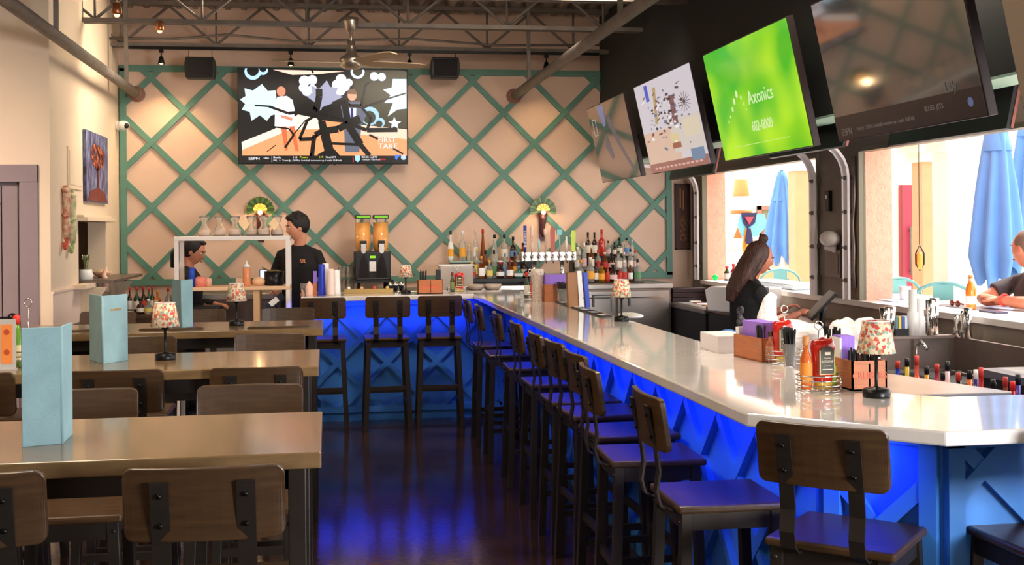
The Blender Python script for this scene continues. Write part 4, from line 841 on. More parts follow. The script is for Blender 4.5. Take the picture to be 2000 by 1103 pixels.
for k, (col, top, sh, s_) in enumerate(hd):
    x = -w2*.87+k*w2*2*.87/7; hz = at_y(1072, top, 10.7).z-1.085; z = z1-.02
    m = MB(); m.cyl((x, -.035, (z0+z1)/2), (x, -.06, (z0+z1)/2), .018, seg=12); m.cyl((x, -.06, (z0+z1)/2), (x, -.085, (z0+z1)/2-.01), .008, seg=8); m.cyl((x, -.08, (z0+z1)/2), (x, -.085, z0-.02), .006, seg=8); m.cyl((x, -.06, (z0+z1)/2), (x, -.06, z1+.005), .006, seg=8); f_ = m.build('faucet', M_CHROME, t)
    m = MB(); pm = plain(*col, .35)
    if sh == 'round': m.lathe([(.009, z1), (.013, z1+.04), (.016, hz-.01), (.014, hz)], (x, -.06, 0), 12)
    elif sh == 'slim': m.lathe([(.006, z1), (.013, (z1+hz)/2), (.008, hz)], (x, -.06, 0), 12)
    elif sh == 'paddle': m.lathe([(.007, z1), (.011, hz-.07), (.02, hz-.06), (.022, hz-.01), (.012, hz)], (x, -.06, 0), 12)
    elif sh == 'flat': m.prism([(-.018, z1), (.018, z1), (.022, hz-.03), (.012, hz), (-.012, hz), (-.022, hz-.03)], -.008, .008, M=frame((x, -.06, 0), (1, 0, 0), (0, -1, 0)))
    else: m.cyl((x, -.06, z1), (x, -.06, hz-.08), .006); m.b2((x-.024, -.07, hz-.085), (x+.024, -.05, hz-.035)); m.ball((x, -.06, hz-.012), .014)
    h_ = m.build('tap_handle', pm, t)
    if s_: text(s_, .03 if k == 0 else .02, M_WHITE if k == 0 else plain(190, 60, 50), frame((x, -.077, (z1+hz)/2), (0, 0, 1), (0, -1, 0)), t, 'handle_lettering')
# steel column behind the tower and clear dispensers
t = thing('drink_dispenser', 'large clear drink tub left of the bottles', 'dispenser', (at_y(893, 510, 10.6).x, 10.9, 1.05)); m = MB(); m.b2((-.14, -.1, 0), (.17, .1, .225)); m.build('tub', mat('frosted_clear_plastic', (240, 226, 214), .2, trans=.6), t, bev=.01); m = MB(); m.b2((-.15, -.105, .225), (.18, .105, .235)); m.build('lid', M_WHITE, t)
for k, px in enumerate((934, 968)):
    p = at_y(px, 565, 10.55); t = thing('glass_bowl', '%s of two wide glass bowls beneath the bottle shelf' % ('left', 'right')[k], 'bowl', (p.x, 10.72, 1.05), 0, 'wide glass bowls below the bottle shelf'); m = MB(); m.lathe([(.05, 0), (.072, .02), (.08, .055), (.076, .055), (.066, .022), (.04, .008)], seg=24); m.build('bowl', mat('cloudy_glass', (240, 222, 206), .15, trans=.5), t)
# slush machine
a, c = at_y(691, 420, 10.95), at_y(762, 545, 10.95); cx = (a.x+c.x)/2; w2 = (c.x-a.x)/2; zz = 1.05
t = thing('slush_machine', 'black twin-bowl frozen drink machine with orange slush', 'drink machine', (cx, 11.0, zz)); H = a.z-zz; z1 = c.z-zz
m = MB(); m.b2((-w2, -.2, z1), (w2, .2, z1+.26)); m.b2((-w2+.01, -.22, z1), (w2-.01, -.18, z1+.02)); m.build('body', M_BLACK, t, bev=.01)
for sx in (-.75, .75):
    for sy in (-.15, .15): m = MB(); m.cyl((sx*w2, sy, 0), (sx*w2, sy, z1), .012); m.build('leg', M_BLACK, t)
for s_ in (-1, 1):
    x = s_*w2*.5; r_ = w2*.43; m = MB(); m.lathe([(r_*.6, z1+.235), (r_*.95, z1+.29), (r_, z1+.34), (r_*.98, H-.07)], (x, -.02, 0), 20, sy=1.3); b_ = m.build('slush_bowl', mat('orange_slush', (242, 172, 92), .2, coat=.5), t)
    m = MB(); m.lathe([(r_*1.0, H-.07), (r_*.97, H-.035)], (x, -.02, 0), 20, sy=1.3, cap=False); m.build('clear_rim', M_GLASS, b_)
    m = MB(); m.b2((x-r_*.98, -.15, H-.035), (x+r_*.98, .1, H)); m.use(glow(120, 190, 40, .8)); m.b2((x-r_*.85, -.154, H-.028), (x+r_*.85, -.15, H-.008)); l_ = m.build('lid', M_BLACK, t); l_.data.materials.clear(); l_.data.materials.append(M_BLACK); l_.data.materials.append(glow(120, 190, 40, .8))
    for p_ in l_.data.polygons: p_.material_index = 1 if p_.center.y < -.1505 else 0
    m = MB(); m.b2((x-.03, -.19, z1+.3), (x+.03, -.12, z1+.36)); m.build('tap_block', M_BLACK, t, bev=.003); m = MB(); m.prism([(-.024, .03), (.024, .03), (.02, -.045), (0, -.06), (-.02, -.045)], 0, .02, M=frame((x, -.19, z1+.3), (1, 0, 0), (0, -1, 0))); m.build('tap_handle', M_STAIN, t)
    m = MB(); m.prism([(-.05, 0), (.05, 0), (.03, .16), (.0, .22), (-.03, .16)], 0, .004, M=frame((x, -.201, z1+.02), (1, 0, 0), (0, -1, 0))); m.build('splash_guard', mat('dark_gloss', (44, 40, 42), .15, .4), t)
m = MB(); m.b2((-.03, -.205, z1+.08), (.03, -.201, z1+.17)); m.build('price_card', M_WHITE, t); m = MB(); m.b2((-.026, -.206, z1+.2), (.026, -.202, z1+.222)); m.build('display', glow(140, 200, 30, .9), t)
m = MB(); m.b2((-w2-.02, -.26, z1-.02), (w2+.02, .2, z1)); m.build('drip_tray', M_BLACK, t)
# glasses near the machine
M_CLG = mat('thin_glassware', (250, 244, 236), .06, trans=.88, ior=1.18)
def tumbler(loc, h, r, label, grp, mt=None, cat='glass', nm='glass_tumbler'):
    m = MB(); m.lathe([(r*.8, 0), (r, h), (r*.93, h), (r*.74, .008)], seg=14, cap=False); o = m.build(nm, mt or M_CLG, loc=loc); return tag(o, label, cat, grp)
for k in range(8):
    px = 664+(k % 4)*8; rowz = k//4; p = at_y(px, 540, 10.9+.06*(k % 2)); tumbler((p.x, 10.9+.07*(k % 2), 1.05+rowz*.115), .11, .017+.004*(k % 2), 'clear glass left of the slush machine, %s from left, %s layer' % (ORD[k % 4], ('bottom', 'top')[rowz]), 'glasses left of the slush machine')
t = thing('bar_tool_tray', 'brass-coloured drip rail with garnish along the far bar', 'tray', (at_y(718, 575, 10.2).x, 10.22, 1.07)); m = MB(); m.b2((-.2, -.05, 0), (.22, .05, .035)); m.build('tray', mat('brass_tray', (170, 140, 84), .35, .6), t, bev=.003)
for k, (x, cc) in enumerate(((-.16, (240, 236, 226)), (-.05, (222, 170, 130)), (.06, (222, 84, 56)), (.17, (230, 200, 110)))): m = MB(); m.ball((x, 0, .04), .016); m.build('garnish', plain(*cc), t)
t = thing('wine_bottle_rack', 'cluster of steel shakers right of the slush machine', 'bar tools', (at_y(775, 560, 10.6).x, 10.75, 1.05)); 
for k in range(5): m = MB(); m.lathe([(.018, 0), (.026, .06), (.02, .09)], ((k % 3)*.05-.05, (k//3)*.05, 0), 12); m.build('shaker', M_CHROME, t)
# cups on the far counter, left
def cup_stack(px, base_y, top, y, r, col, label, grp, z=1.07, trans=0):
    p = at_y(px, top, y); h = p.z-z; t = thing('cup_stack', label, 'cups', (p.x, y, z), 0, grp); m = MB(); pr = [(r*.8, 0)]; n = max(2, int(h/.03))
    for k in range(n): pr += [(r*(1-.25*k/n), h*k/n+.002), (r*(1-.25*k/n)*.96, h*(k+1)/n)]
    m.lathe(pr, seg=16); m.build('cups', mat('cup_%02x%02x%02x%d' % (*col, int(trans*10)), col, .3, trans=trans), t); return t
g4 = 'stacked cups at the left end of the far bar'
cup_stack(628, 575, 516, 9.98, .033, (36, 60, 190), 'tall stack of blue cups at the left of the far bar', g4)
cup_stack(636, 575, 514, 10.08, .036, (244, 236, 230), 'tallest stack of white cups behind the blue ones', g4)
cup_stack(646, 578, 525, 9.93, .034, (240, 220, 206), 'front stack of pale foam cups beside the blue ones', g4)
cup_stack(657, 578, 527, 9.99, .034, (248, 242, 238), 'rightmost stack of white cups on the far bar', g4)
t = thing('straw_holder', 'purple straws in a dark holder on the far bar', 'straws', (at_y(615, 560, 10.0).x, 10.02, 1.07)); m = MB(); m.b2((-.02, -.03, 0), (.02, .03, .1)); m.build('holder', M_BOX, t, bev=.002); m = MB(); m.b2((-.012, -.02, .1), (.018, .02, .2)); m.build('straws', M_PURPLE, t)
t = thing('napkin_pile', 'peach crumpled napkin and clear cup left of the straws', 'napkin', (at_y(604, 570, 9.95).x, 9.97, 1.07)); m = MB(); m.lathe([(.03, 0), (.034, .07), (.018, .1), (.004, .12)], (0, 0, 0), 10); m.build('napkin', plain(240, 196, 176, .8), t, bev=.003); m = MB(); m.lathe([(.022, 0), (.028, .1)], (-.045, .02, 0), 12, cap=False); m.build('cup', M_CLG, t)
# brown coaster box on the far bar
def coaster_box(loc, rz, W_, D_, H_, label, txt=None, grp=None, tk=None):
    t = thing('condiment_box', label, 'box', loc, rz, grp); m = MB(); w_, d_ = W_/2, D_/2
    for q_ in ((-w_, -d_, 0, w_, -d_+.006, H_), (-w_, d_-.006, 0, w_, d_, H_), (-w_, -d_, 0, -w_+.006, d_, H_), (w_-.006, -d_, 0, w_, d_, H_), (-w_, -d_, 0, w_, d_, .006), (-.003, -d_, 0, .003, d_, H_-.01)): m.b2(q_[:3], q_[3:])
    m.build('box', M_BOX, t)
    if txt: text(txt, H_*.32, mat('coral_print', (226, 96, 70), .6), frame((0, -d_-.0008, H_*.5), (1, 0, 0), (0, -1, 0)), t, 'printed_word', sx=.9)
    return t
def straws(t, x0, x1, y, z0, h, nm='straws', n=24, mt=M_BLACK, rr_=.0035, dy=.03):
    m = MB()
    for k in range(n):
        x = x0+(x1-x0)*k/(n-1); yy = y+random.uniform(-dy, dy); m.cyl((x, yy, z0), (x+random.uniform(-.006, .006), yy+random.uniform(-.01, .01), z0+h*random.uniform(.9, 1.03)), rr_, seg=5)
    return m.build(nm, mt, t)
pb = at_y(841, 575, 9.95); t = coaster_box((pb.x, 10.0, 1.07), 0, .215, .12, .115, 'orange-brown wooden condiment box on the far bar beside the lamp', 'CRUISERS', 'wooden condiment boxes'); straws(t, -.09, -.03, 0, .02, .17, n=12)
m = MB(); m.b2((.05, -.02, .01), (.09, .02, .2)); m.build('black_dispenser', M_BLACK, t)
# ketchup caddies
def ketchup(loc, rz, label, parent=None):
    t = thing('ketchup_bottle', label, 'ketchup', loc, rz, 'ketchup bottles in the wire caddies')
    m = MB(); m.lathe([(.026, .018), (.034, .026), (.038, .045), (.036, .075), (.041, .115), (.043, .14), (.039, .154), (.028, .16)], seg=24, sy=.68); b_ = m.build('bottle', mat('ketchup_red', (196, 34, 20), .2, coat=.5), t)
    m = MB(); m.lathe([(.03, 0), (.032, .004), (.031, .018), (.027, .021)], seg=24, sy=.8); m.build('cap', plain(214, 170, 60, .4), t)
    m = MB(); m.ball((0, 0, .16), (.01, .01, .008)); m.ball((.026, 0, .156), (.009, .014, .008)); m.build('top_rim', plain(200, 30, 26, .3), t)
    m = MB(); m.use(plain(62, 54, 38, .5)); T_ = frame((0, -.0293, .09), (1, 0, 0), (0, -1, 0)) @ Matrix.Diagonal((1.15, 1.15, 1, 1)); m.prism([(-.021, -.036), (.021, -.036), (.023, .03), (.012, .042), (-.012, .042), (-.023, .03)], -.012, .0012, M=T_); 
    m.use(plain(212, 190, 120, .5)); m.b2((-.0225, -.0375, -.004), (.0225, -.035, .0016), M=T_); m.b2((-.0235, -.036, -.004), (-.0215, .032, .0016), M=T_); m.b2((.0215, -.036, -.004), (.0235, .032, .0016), M=T_)
    text('KETCHUP', .0085, plain(236, 226, 200, .5), T_ @ Matrix.Translation((0, 0, .0016)), join=m); text('Gourmet', .006, plain(236, 226, 200, .5), T_ @ Matrix.Translation((0, .01, .0016)), join=m); m.use(plain(236, 226, 200, .5)); m.b2((-.016, -.024, .0014), (.016, -.0215, .0018), M=T_); m.b2((-.012, -.013, .0014), (.012, -.012, .0018), M=T_); m.b2((-.008, .018, .0014), (.01, .027, .0018), M=T_)
    m.build('label', None, b_); return t
def caddy(loc, label, full=True):
    t = thing('wire_caddy', label, 'caddy', loc, 0, 'chrome wire condiment caddies'); m = MB(); r = .076
    for z in (.004, .02, .036, .052): m.tube([(r*cos(2*PI*k/24), r*sin(2*PI*k/24)*.85, z) for k in range(24)], .0022, 6, closed=True)
    for k in range(6): a_ = 2*PI*k/6+.3; m.cyl((r*cos(a_), r*sin(a_)*.85, 0), (r*cos(a_), r*sin(a_)*.85, .054), .0016, seg=6)
    for k in range(-3, 4): m.cyl((k*.018, -.85*math.sqrt(r*r-(k*.018)**2), .004), (k*.018, .85*math.sqrt(r*r-(k*.018)**2), .004), .0012, seg=5)
    m.build('basket', M_CHROME, t)
    m = MB(); m.cyl((0, 0, .004), (0, 0, .2), .002, seg=6); m.tube([(.014*cos(2*PI*k/16), 0, .214+.014*sin(2*PI*k/16)) for k in range(16)], .002, 6, closed=True); m.build('carry_handle', M_CHROME, t)
    return t
def sauce(loc, h, r, col, cap, labc, label, nm='sauce_bottle'):
    t = thing(nm, label, 'sauce', loc, 0, 'sauce bottles in the wire caddies'); m = MB(); m.lathe([(r*.9, 0), (r, .008), (r, h*.55), (r*.45, h*.72), (r*.42, h*.86)], seg=16); b_ = m.build('glass', mat('sauce_%02x%02x%02x' % col, col, .12, coat=.6), t)
    m = MB(); m.lathe([(r*.45, h*.82), (r*.55, h*.86), (r*.58, h*.96), (r*.35, h)], seg=12); m.build('cap', plain(*cap, .5), t)
    m = MB(); m.lathe([(r*1.02, h*.12), (r*1.02, h*.5)], seg=16, cap=False); m.build('label', plain(*labc, .6), b_); return t
pc = at_z(1600, 762, 1.07); caddy(pc, 'nearest chrome wire caddy on the white bar, holding ketchup')
ketchup(pc+Vector((.012, -.002, .008)), .1, 'red ketchup bottle with dark label in the nearest wire caddy')
sauce(pc+Vector((-.052, -.016, .008)), .175, .0195, (206, 96, 26), (206, 140, 84), (226, 140, 50), 'orange hot sauce bottle with wooden cap in the nearest caddy')
sauce(pc+Vector((.05, .026, .008)), .14, .02, (120, 150, 40), (70, 110, 40), (150, 170, 60), 'green relish bottle behind the nearest ketchup')
pc2 = at_z(1528, 712, 1.07)+Vector((.03, .05, 0)); caddy(pc2, 'second wire caddy, behind the nearest one near the purple napkins')
ketchup(pc2+Vector((-.01, -.005, .008)), .1, 'red ketchup bottle in the second caddy by the purple napkins'); sauce(pc2+Vector((-.055, .01, .008)), .12, .018, (170, 100, 70), (60, 40, 34), (190, 130, 96), 'brown sauce bottle left of the second ketchup'); sauce(pc2+Vector((.02, .05, .008)), .15, .016, (200, 160, 40), (226, 196, 60), (226, 196, 60), 'mustard bottle with yellow top behind the second ketchup')
# near wooden boxes with napkins and straws
pb = at_z(1696, 762, 1.07); t = coaster_box(pb+Vector((0, .09, 0)), R(0), .122, .2, .098, 'near wooden condiment box printed with coral letters, behind the flowered lamp', 'CRUISERS', 'wooden condiment boxes')
straws(t, -.05, .03, -.07, .02, .115, n=22, dy=.02); m = MB(); m.b2((-.05, .01, .01), (.0, .07, .17)); m.build('purple_napkins', M_PURPLE, t); m = MB(); m.b2((-.057, -.0, .02), (-.051, .08, .165)); m.build('white_liner', M_WHITE, t)
straws(t, -.055, -.02, .085, .02, .175, n=10, dy=.008)
pb = at_z(1457, 697, 1.07); t = coaster_box(pb+Vector((.03, -.08, 0)), R(8), .11, .24, .095, 'farther wooden box holding a block of purple napkins', None, 'wooden condiment boxes'); m = MB(); m.b2((-.035, -.09, .05), (.045, .08, .155)); m.build('purple_napkins', M_PURPLE, t); m = MB(); m.b2((-.05, .085, .06), (.03, .112, .125)); m.build('white_napkins', M_WHITE, t)
def straw_cup(loc, label, h=.09, r=.024, sh=.17):
    t = thing('straw_cup', label, 'straw cup', loc, 0, 'cups of black straws on the bar'); m = MB(); m.lathe([(r*.85, 0), (r, h), (r*.93, h), (r*.78, .006)], seg=16, cap=False); m.build('cup', M_CLG, t)
    m = MB()
    for k in range(34): a_ = random.random()*6.28; q_ = r*.8*random.random()**.5; m.cyl((q_*.6*cos(a_), q_*.6*sin(a_), .006), (q_*1.25*cos(a_), q_*1.25*sin(a_), sh*random.uniform(.92, 1.02)), .003, seg=5)
    m.build('straws', M_BLACK, t); return t
straw_cup(at_z(1487, 705, 1.07), 'cup packed with black straws beside the purple napkin box', .08, .024, .145)
straw_cup(at_z(1548, 722, 1.07)+Vector((.02, .08, 0)), 'clear cup of black straws between the two ketchup bottles', .09, .025, .15)
# middle bar cluster
p0 = at_z(1100, 588, 1.07)+Vector((-.06, -.1, 0))
t = thing('napkin_caddy', 'orange-brown napkin caddy with purple napkins near the taps', 'box', p0, 0, 'wooden condiment boxes'); m = MB(); m.b2((-.09, .02, 0), (-.03, .15, .13)); m.b2((-.09, .1, 0), (.09, .15, .13)); m.build('box', M_BOX, t); m = MB(); m.b2((-.085, .03, .13), (.08, .12, .2)); m.build('purple_napkins', M_PURPLE, t)
straw_cup(p0+Vector((.03, -.03, 0)), 'wide cup of black straws in front of the purple napkins by the taps', .1, .045, .15)
p1 = at_z(1140, 600, 1.07)+Vector((-.03, 0, 0)); t = thing('menu_stand', 'tan clipboard menus and blue cup stack on the bar edge', 'menu stand', p1); m = MB(); m.box((-.05, 0, .12), (.07, .06, .24), ry=-.03); m.build('tan_board', plain(170, 120, 84, .6), t, bev=.004); m = MB(); m.box((.0, -.01, .125), (.03, .06, .25), ry=-.06); m.build('white_cards', M_WHITE, t); m = MB(); m.box((.045, -.01, .12), (.03, .05, .24), ry=-.08); m.build('blue_card', plain(70, 90, 200), t, bev=.003)
p2 = at_z(1040, 585, 1.07)+Vector((0, .1, 0)); caddy(p2, 'far wire caddy with green and orange sauces before the beer tower')
sauce(p2+Vector((-.03, -.02, .008)), .2, .022, (40, 60, 34), (190, 40, 40), (230, 226, 214), 'dark green sauce bottle in the caddy before the beer tower'); sauce(p2+Vector((.02, -.02, .008)), .19, .024, (200, 90, 44), (200, 60, 50), (206, 100, 56), 'orange sauce bottle in the caddy before the beer tower')
p3 = at_y(895, 575, 9.9); caddy((p3.x, 10.0, 1.07), 'far corner wire caddy beside the clear drink tub'); t = ketchup((p3.x+.02, 9.99, 1.078), 0, 'orange-labelled red ketchup at the far bar corner'); sauce((p3.x-.04, 9.985, 1.078), .17, .02, (50, 70, 40), (120, 40, 40), (120, 140, 80), 'dark green sauce bottle at the far bar corner')
t = thing('grey_pepper_mill', 'tall grey beige paper-wrapped cup holder before the beer tower', 'holder', p0+Vector((-.13, .12, 0))); m = MB(); m.lathe([(.04, 0), (.044, .13), (.05, .2), (.047, .24)], seg=18); m.build('sleeve', mat('speckled_paper', (196, 176, 160), .8, rgb2=(236, 220, 206), vscale=90), t)
# drip mat along the inner edge
e0, e1 = at_z(1093, 590, 1.07), at_z(1185, 620, 1.07); m = MB(); m.bar(e0+Vector((-.0, 0, .004)), e1+Vector((.0, 0, .004)), .07, .008)
o = m.build('bar_mat', M_BLACK, None); tag(o, 'narrow black bar mat on the inner edge of the white bar', 'mat')
m = MB(); d_ = (e1-e0)
for k in range(6): q_ = e0+d_*(k+.5)/6; m.box((q_.x, q_.y, .0786+1.0), (.045, .1, .001), rz=math.atan2(d_.y, d_.x)-PI/2)
mw = m.build('mat_print', M_WHITE, o); 
t = thing('folded_towel', 'white folded bar towel hanging by the middle lamp', 'towel', at_z(1240, 622, 1.07)+Vector((.0, .1, 0))); m = MB(); m.ball((0, 0, .012), (.07, .16, .016)); m.build('towel', mat('white_towel', (240, 234, 230), .9, bump=.6), t)
t = thing('steel_caddy', 'black metal bar rail caddy behind the middle lamp', 'caddy', at_z(1214, 615, 1.07)+Vector((.02, .35, 0))); m = MB(); m.b2((-.12, -.02, .1), (.12, .02, .108)); m.b2((-.125, -.02, .03), (-.115, .02, .108)); m.b2((.115, -.02, .03), (.125, .02, .108)); m.b2((-.004, -.004, 0), (.004, .004, .1)); m.build('frame', M_BLKM, t)
# ------------------------------------------------------------------ server station on the left
ya = 9.95
a, c = at_y(340, 462, ya), at_y(566, 462, ya); x0, x1 = a.x, c.x; zt = a.z; zs = at_y(450, 560, ya).z
t = thing('pass_rack', 'white square-tube rack holding glass jars, left end of the bar', 'rack', ((x0+x1)/2, ya, 0)); w_ = (x1-x0)/2
for sx in (-1, 1):
    for dy in (0, .36): m = MB(); m.b2((sx*(w_-.018)-.018, dy-.018, 0), (sx*(w_-.018)+.018, dy+.018, zt)); m.build('post', M_WHITEM, t, bev=.003)
m = MB(); m.b2((-w_, -.02, zt-.035), (w_, .38, zt)); m.build('top_shelf', M_WHITEM, t, bev=.004); m = MB(); m.b2((-w_, -.02, zs-.03), (w_, .38, zs)); m.build('middle_shelf', mat('peach_shelf', (232, 190, 150), .5), t, bev=.004); m = MB(); m.b2((-w_+.1, -.0, .62), (w_-.03, .37, .65)); m.build('lower_shelf', M_STAIN, t); m = MB(); m.b2((w_-.3, -.0, .1), (w_-.25, .35, zs-.03)); m.build('divider', mat('pale_wood', (206, 166, 120), .6), t)
# six glass jars
for k, px in enumerate((399, 428, 459, 491, 515, 541)):
    p = at_y(px, 458, ya+.15); t = thing('glass_jar', '%s glass jar from the left on the white rack' % ORD[k], 'jar', (p.x, ya+.15+.03*(k % 2), zt), 0, 'glass jars on the white rack')
    m = MB(); m.lathe([(.048, 0), (.052, .008), (.052, .045), (.03, .075), (.02, .1), (.036, .14), (.046, .165), (.043, .165), (.033, .14), (.016, .1), (.026, .075), (.048, .045), (.047, .01)] if k > 1 else [(.05, 0), (.055, .01), (.05, .05), (.03, .08), (.016, .11), (.03, .14), (.045, .165), (.042, .165), (.026, .14), (.012, .11), (.025, .08), (.045, .05), (.045, .012)], seg=16); m.build('glass', M_CLG, t)
    m = MB(); m.lathe([(.044, .01), (.046, .055)], seg=16); m.build('ribbed_fill', mat('pinkish_glass', (244, 222, 210), .3, trans=.4), t)
for px, k in ((477, 0), (535, 1)):
    p = at_y(px, 430, ya+.05); m = MB(); m.prism([(-.045, 0), (0, -.055), (.045, 0), (0, .055)], 0, .003, M=frame((0, 0, 0), (1, 0, 0), (0, -1, 0))); o = m.build('paper_tag', plain(238, 206, 160, .7), loc=(p.x, ya+.08, zt+.1)); tag(o, ('left', 'right')[k]+' diamond-shaped cream paper tag leaning on the glass jars', 'tag', 'paper tags on the jars')
# items on the middle shelf
def shx(px): return at_y(px, 550, ya+.1).x
t = thing('squeeze_bottle', 'orange sauce squeeze bottle with white nozzle on the white rack', 'bottle', (shx(482), ya+.1, zs)); m = MB(); m.lathe([(.028, 0), (.032, .01), (.032, .14), (.026, .155)], seg=16); m.build('bottle', mat('peach_sauce', (228, 146, 96), .3, coat=.3), t); m = MB(); m.lathe([(.028, .155), (.028, .17), (.01, .185), (.004, .215)], seg=12); m.build('nozzle', M_WHITE, t)
t = thing('food_container', 'black round pot on the white rack', 'pot', (shx(535), ya+.14, zs)); m = MB(); m.lathe([(.075, 0), (.08, .01), (.082, .12), (.078, .12), (.07, .02)], seg=24); m.build('pot', M_BLKM, t); m = MB(); m.ball((0, 0, .115), (.065, .065, .018)); m.cyl((-.02, 0, .11), (-.1, .03, .15), .006); m.build('contents', mat('salad', (150, 130, 70), .7, rgb2=(60, 60, 40), vscale=40), t)
t = thing('bread_loaf', 'tan round bun on the white rack', 'bread', (shx(505), ya+.12, zs)); m = MB(); m.ball((0, 0, .036), (.055, .05, .04)); m.build('bun', plain(232, 186, 140, .7), t)
m = MB(); m.b2((-.04, -.05, 0), (.04, .05, .06)); o = m.build('napkin_box', plain(238, 206, 180, .6), loc=(shx(468), ya+.27, zs), bev=.004); tag(o, 'peach box behind the orange squeeze bottle', 'box')
t = thing('payment_tablet', 'small tablet with glowing pale screen on the white rack', 'tablet', (shx(513), ya+.3, zs)); m = MB(); m.box((0, 0, .065), (.075, .012, .13), rx=-.15); m.build('casing', plain(50, 60, 140, .4), t); m = MB(); m.box((0, -.0085, .066), (.06, .002, .112), rx=-.15); m.build('screen', glow(225, 235, 255, .9), t)
for k, (px, col, h, lb) in enumerate(((375, (36, 80, 200), .16, 'blue and white cup stack on the white rack'), (392, (236, 140, 120), .085, 'salmon pink container on the white rack'), (408, (230, 180, 150), .07, 'short tan spice shaker on the white rack'))):
    p = shx(px); m = MB(); m.lathe([(.024 if k != 1 else .045, 0), (.026 if k != 1 else .048, h*.8), (.02 if k != 1 else .03, h)], seg=14); o = m.build(('cup_stack', 'container', 'shaker')[k], plain(*col, .4), loc=(p, ya+.1, zs)); tag(o, lb, ('cups', 'container', 'shaker')[k])
t = thing('card_terminal', 'dark blue payment terminal leaning under the white rack', 'terminal', (shx(543)-.02, ya+.06, .96)); m = MB(); m.cyl((0, .03, -.31), (0, .03, .05), .012); m.build('stand', M_BLACK, t); m = MB(); m.box((0, 0, .06), (.07, .03, .17), ry=.9); m.build('casing', plain(28, 34, 56, .4), t, bev=.004); m = MB(); m.box((-.012, -.017, .062), (.045, .004, .08), ry=.9); m.build('keypad', M_WHITE, t)
t = thing('black_bin', 'black bin with utensils under the white rack', 'bin', (shx(395), ya+.05, .66)); m = MB(); m.b2((-.12, -.02, 0), (.14, .25, .33)); m.build('bin', M_BLACK, t, bev=.01)
t = thing('utensil_pile', 'pile of clear glasses on the lower rack shelf', 'glassware', (shx(440), ya+.1, .65))
for k in range(5): m = MB(); m.lathe([(.02, 0), (.028, .12), (.026, .12), (.018, .01)], (k*.055-.08, .02*(k % 2), 0), 12); m.build('glass', M_CLG, t)
# liquor shelf beside it
t = thing('service_cabinet', 'dark wooden service cabinet carrying liquor bottles at left', 'cabinet', (-1.6, 10.3, 0)); m = MB(); m.b2((-.3, -.3, 0), (.28, .3, .9)); m.build('body', M_STOOLW, t); m = MB(); m.b2((-.31, -.32, .9), (.29, .31, .93)); m.build('top', M_STOOLW, t, bev=.003)
lst = [(253, 560, 4.5, DK, LWH, LRD, 'wine'), (267, 560, 6, GR, CRM, LRD, 'round'), (280, 559, 5.5, DK, LRD, LRD, 'wine'), (290, 562, 5, GR, YEL, LRD, 'round'), (297, 559, 5, GR, CRM, LRD, 'wine'), (307, 566, 6, (214, 120, 50), ORG, ORG, 'square'), (328, 562, 6, CL, ORG, LRD, 'round')]
def rown(lst, y, z, where, grp):
    for k, (px, top, hw, gl, lb, cp, sh) in enumerate(lst):
        p = at_y(px, top, y); h = (p.z-z)/1.05
        bottle((p.x, y, z), h, hw/222., gl, lb, cp, sh, '%s bottle, %s from left %s' % (names.get(gl, 'orange'), ORD[k], where), grp, opaque=gl in (DK, GR) or gl[0] == 214)
rown(lst, 10.35, .93, 'in the back row by the blue menus', 'liquor bottles on the service cabinet')
rown([(274, 582, 7, DK, CRM, BKL, 'squat'), (290, 584, 8, CL, YEL, CRM, 'squat'), (305, 586, 8, CL, CRM, CRM, 'squat')], 10.12, .93, 'in the front row by the blue menus', 'liquor bottles on the service cabinet')
t = thing('tray_stack', 'red and black trays on a white trolley by the left wall', 'trays', (at_y(168, 600, 9.4).x, 9.5, .0)); m = MB(); m.b2((-.1, -.12, .3), (.14, .14, .78)); m.build('trolley', M_WHITE, t, bev=.01)
for k, cc in enumerate(((220, 80, 60), (40, 34, 36), (220, 80, 60), (40, 34, 36))): m = MB(); m.b2((-.13, -.15, .78+k*.035), (.16, .16, .81+k*.035)); m.build('tray', plain(*cc, .4), t, bev=.004)
for dx in (-.1, .12):
    for dy in (-.1, .12): m = MB(); m.cyl((dx, dy, 0), (dx, dy, .32), .012); m.build('leg', M_CHROME, t)
t = thing('hand_figurine', 'small pinkish carved ornament beneath the pass shelf', 'ornament', at_x(205, 545, XL+.1)+Vector((0, 0, -.1))); m = MB(); m.tube([(0, 0, 0), (.01, 0, .08), (-.01, 0, .14), (.015, 0, .2)], [.035, .025, .02, .008], 10); m.build('figure', plain(236, 190, 166, .5), t)
# things on table two, far left
t = thing('table_sign', 'upright orange and white card in a clear stand on the second table', 'table card', at_z(14, 722, 1.07)); m = MB(); m.b2((-.035, -.02, 0), (.035, .02, .006)); m.b2((-.034, -.003, .006), (.034, .003, .2)); m.build('stand', mat('acrylic', (225, 220, 214), .15, trans=.4), t); m = MB(); m.b2((-.022, -.0045, .025), (.022, -.003, .18)); m.build('card', plain(240, 140, 70, .5), t)
for z in (.07, .15): m = MB(); m.lathe([(.012, 0), (.012, .001)], (0, z, 0), 8, M=frame((0, -.0046, 0), (1, 0, 0), (0, -1, 0)), smooth=False); m.build('printed_mark', plain(190, 80, 40, .5), t)
sb = at_z(33, 716, 1.07); t = thing('green_sauce_bottle', 'green sauce bottle with red cap behind the nearest menu', 'bottle', sb, 0); m = MB(); m.lathe([(.028, 0), (.032, .02), (.032, .09), (.014, .15), (.012, .175)], seg=16); m.build('bottle', mat('green_sauce', (96, 140, 44), .15, coat=.5), t); m = MB(); m.lathe([(.014, .172), (.015, .2), (.01, .21)], seg=12); m.build('cap', plain(220, 56, 44), t); m = MB(); m.lathe([(.0325, .03), (.0325, .09)], seg=16, cap=False); m.build('label', plain(216, 200, 150, .6), t)
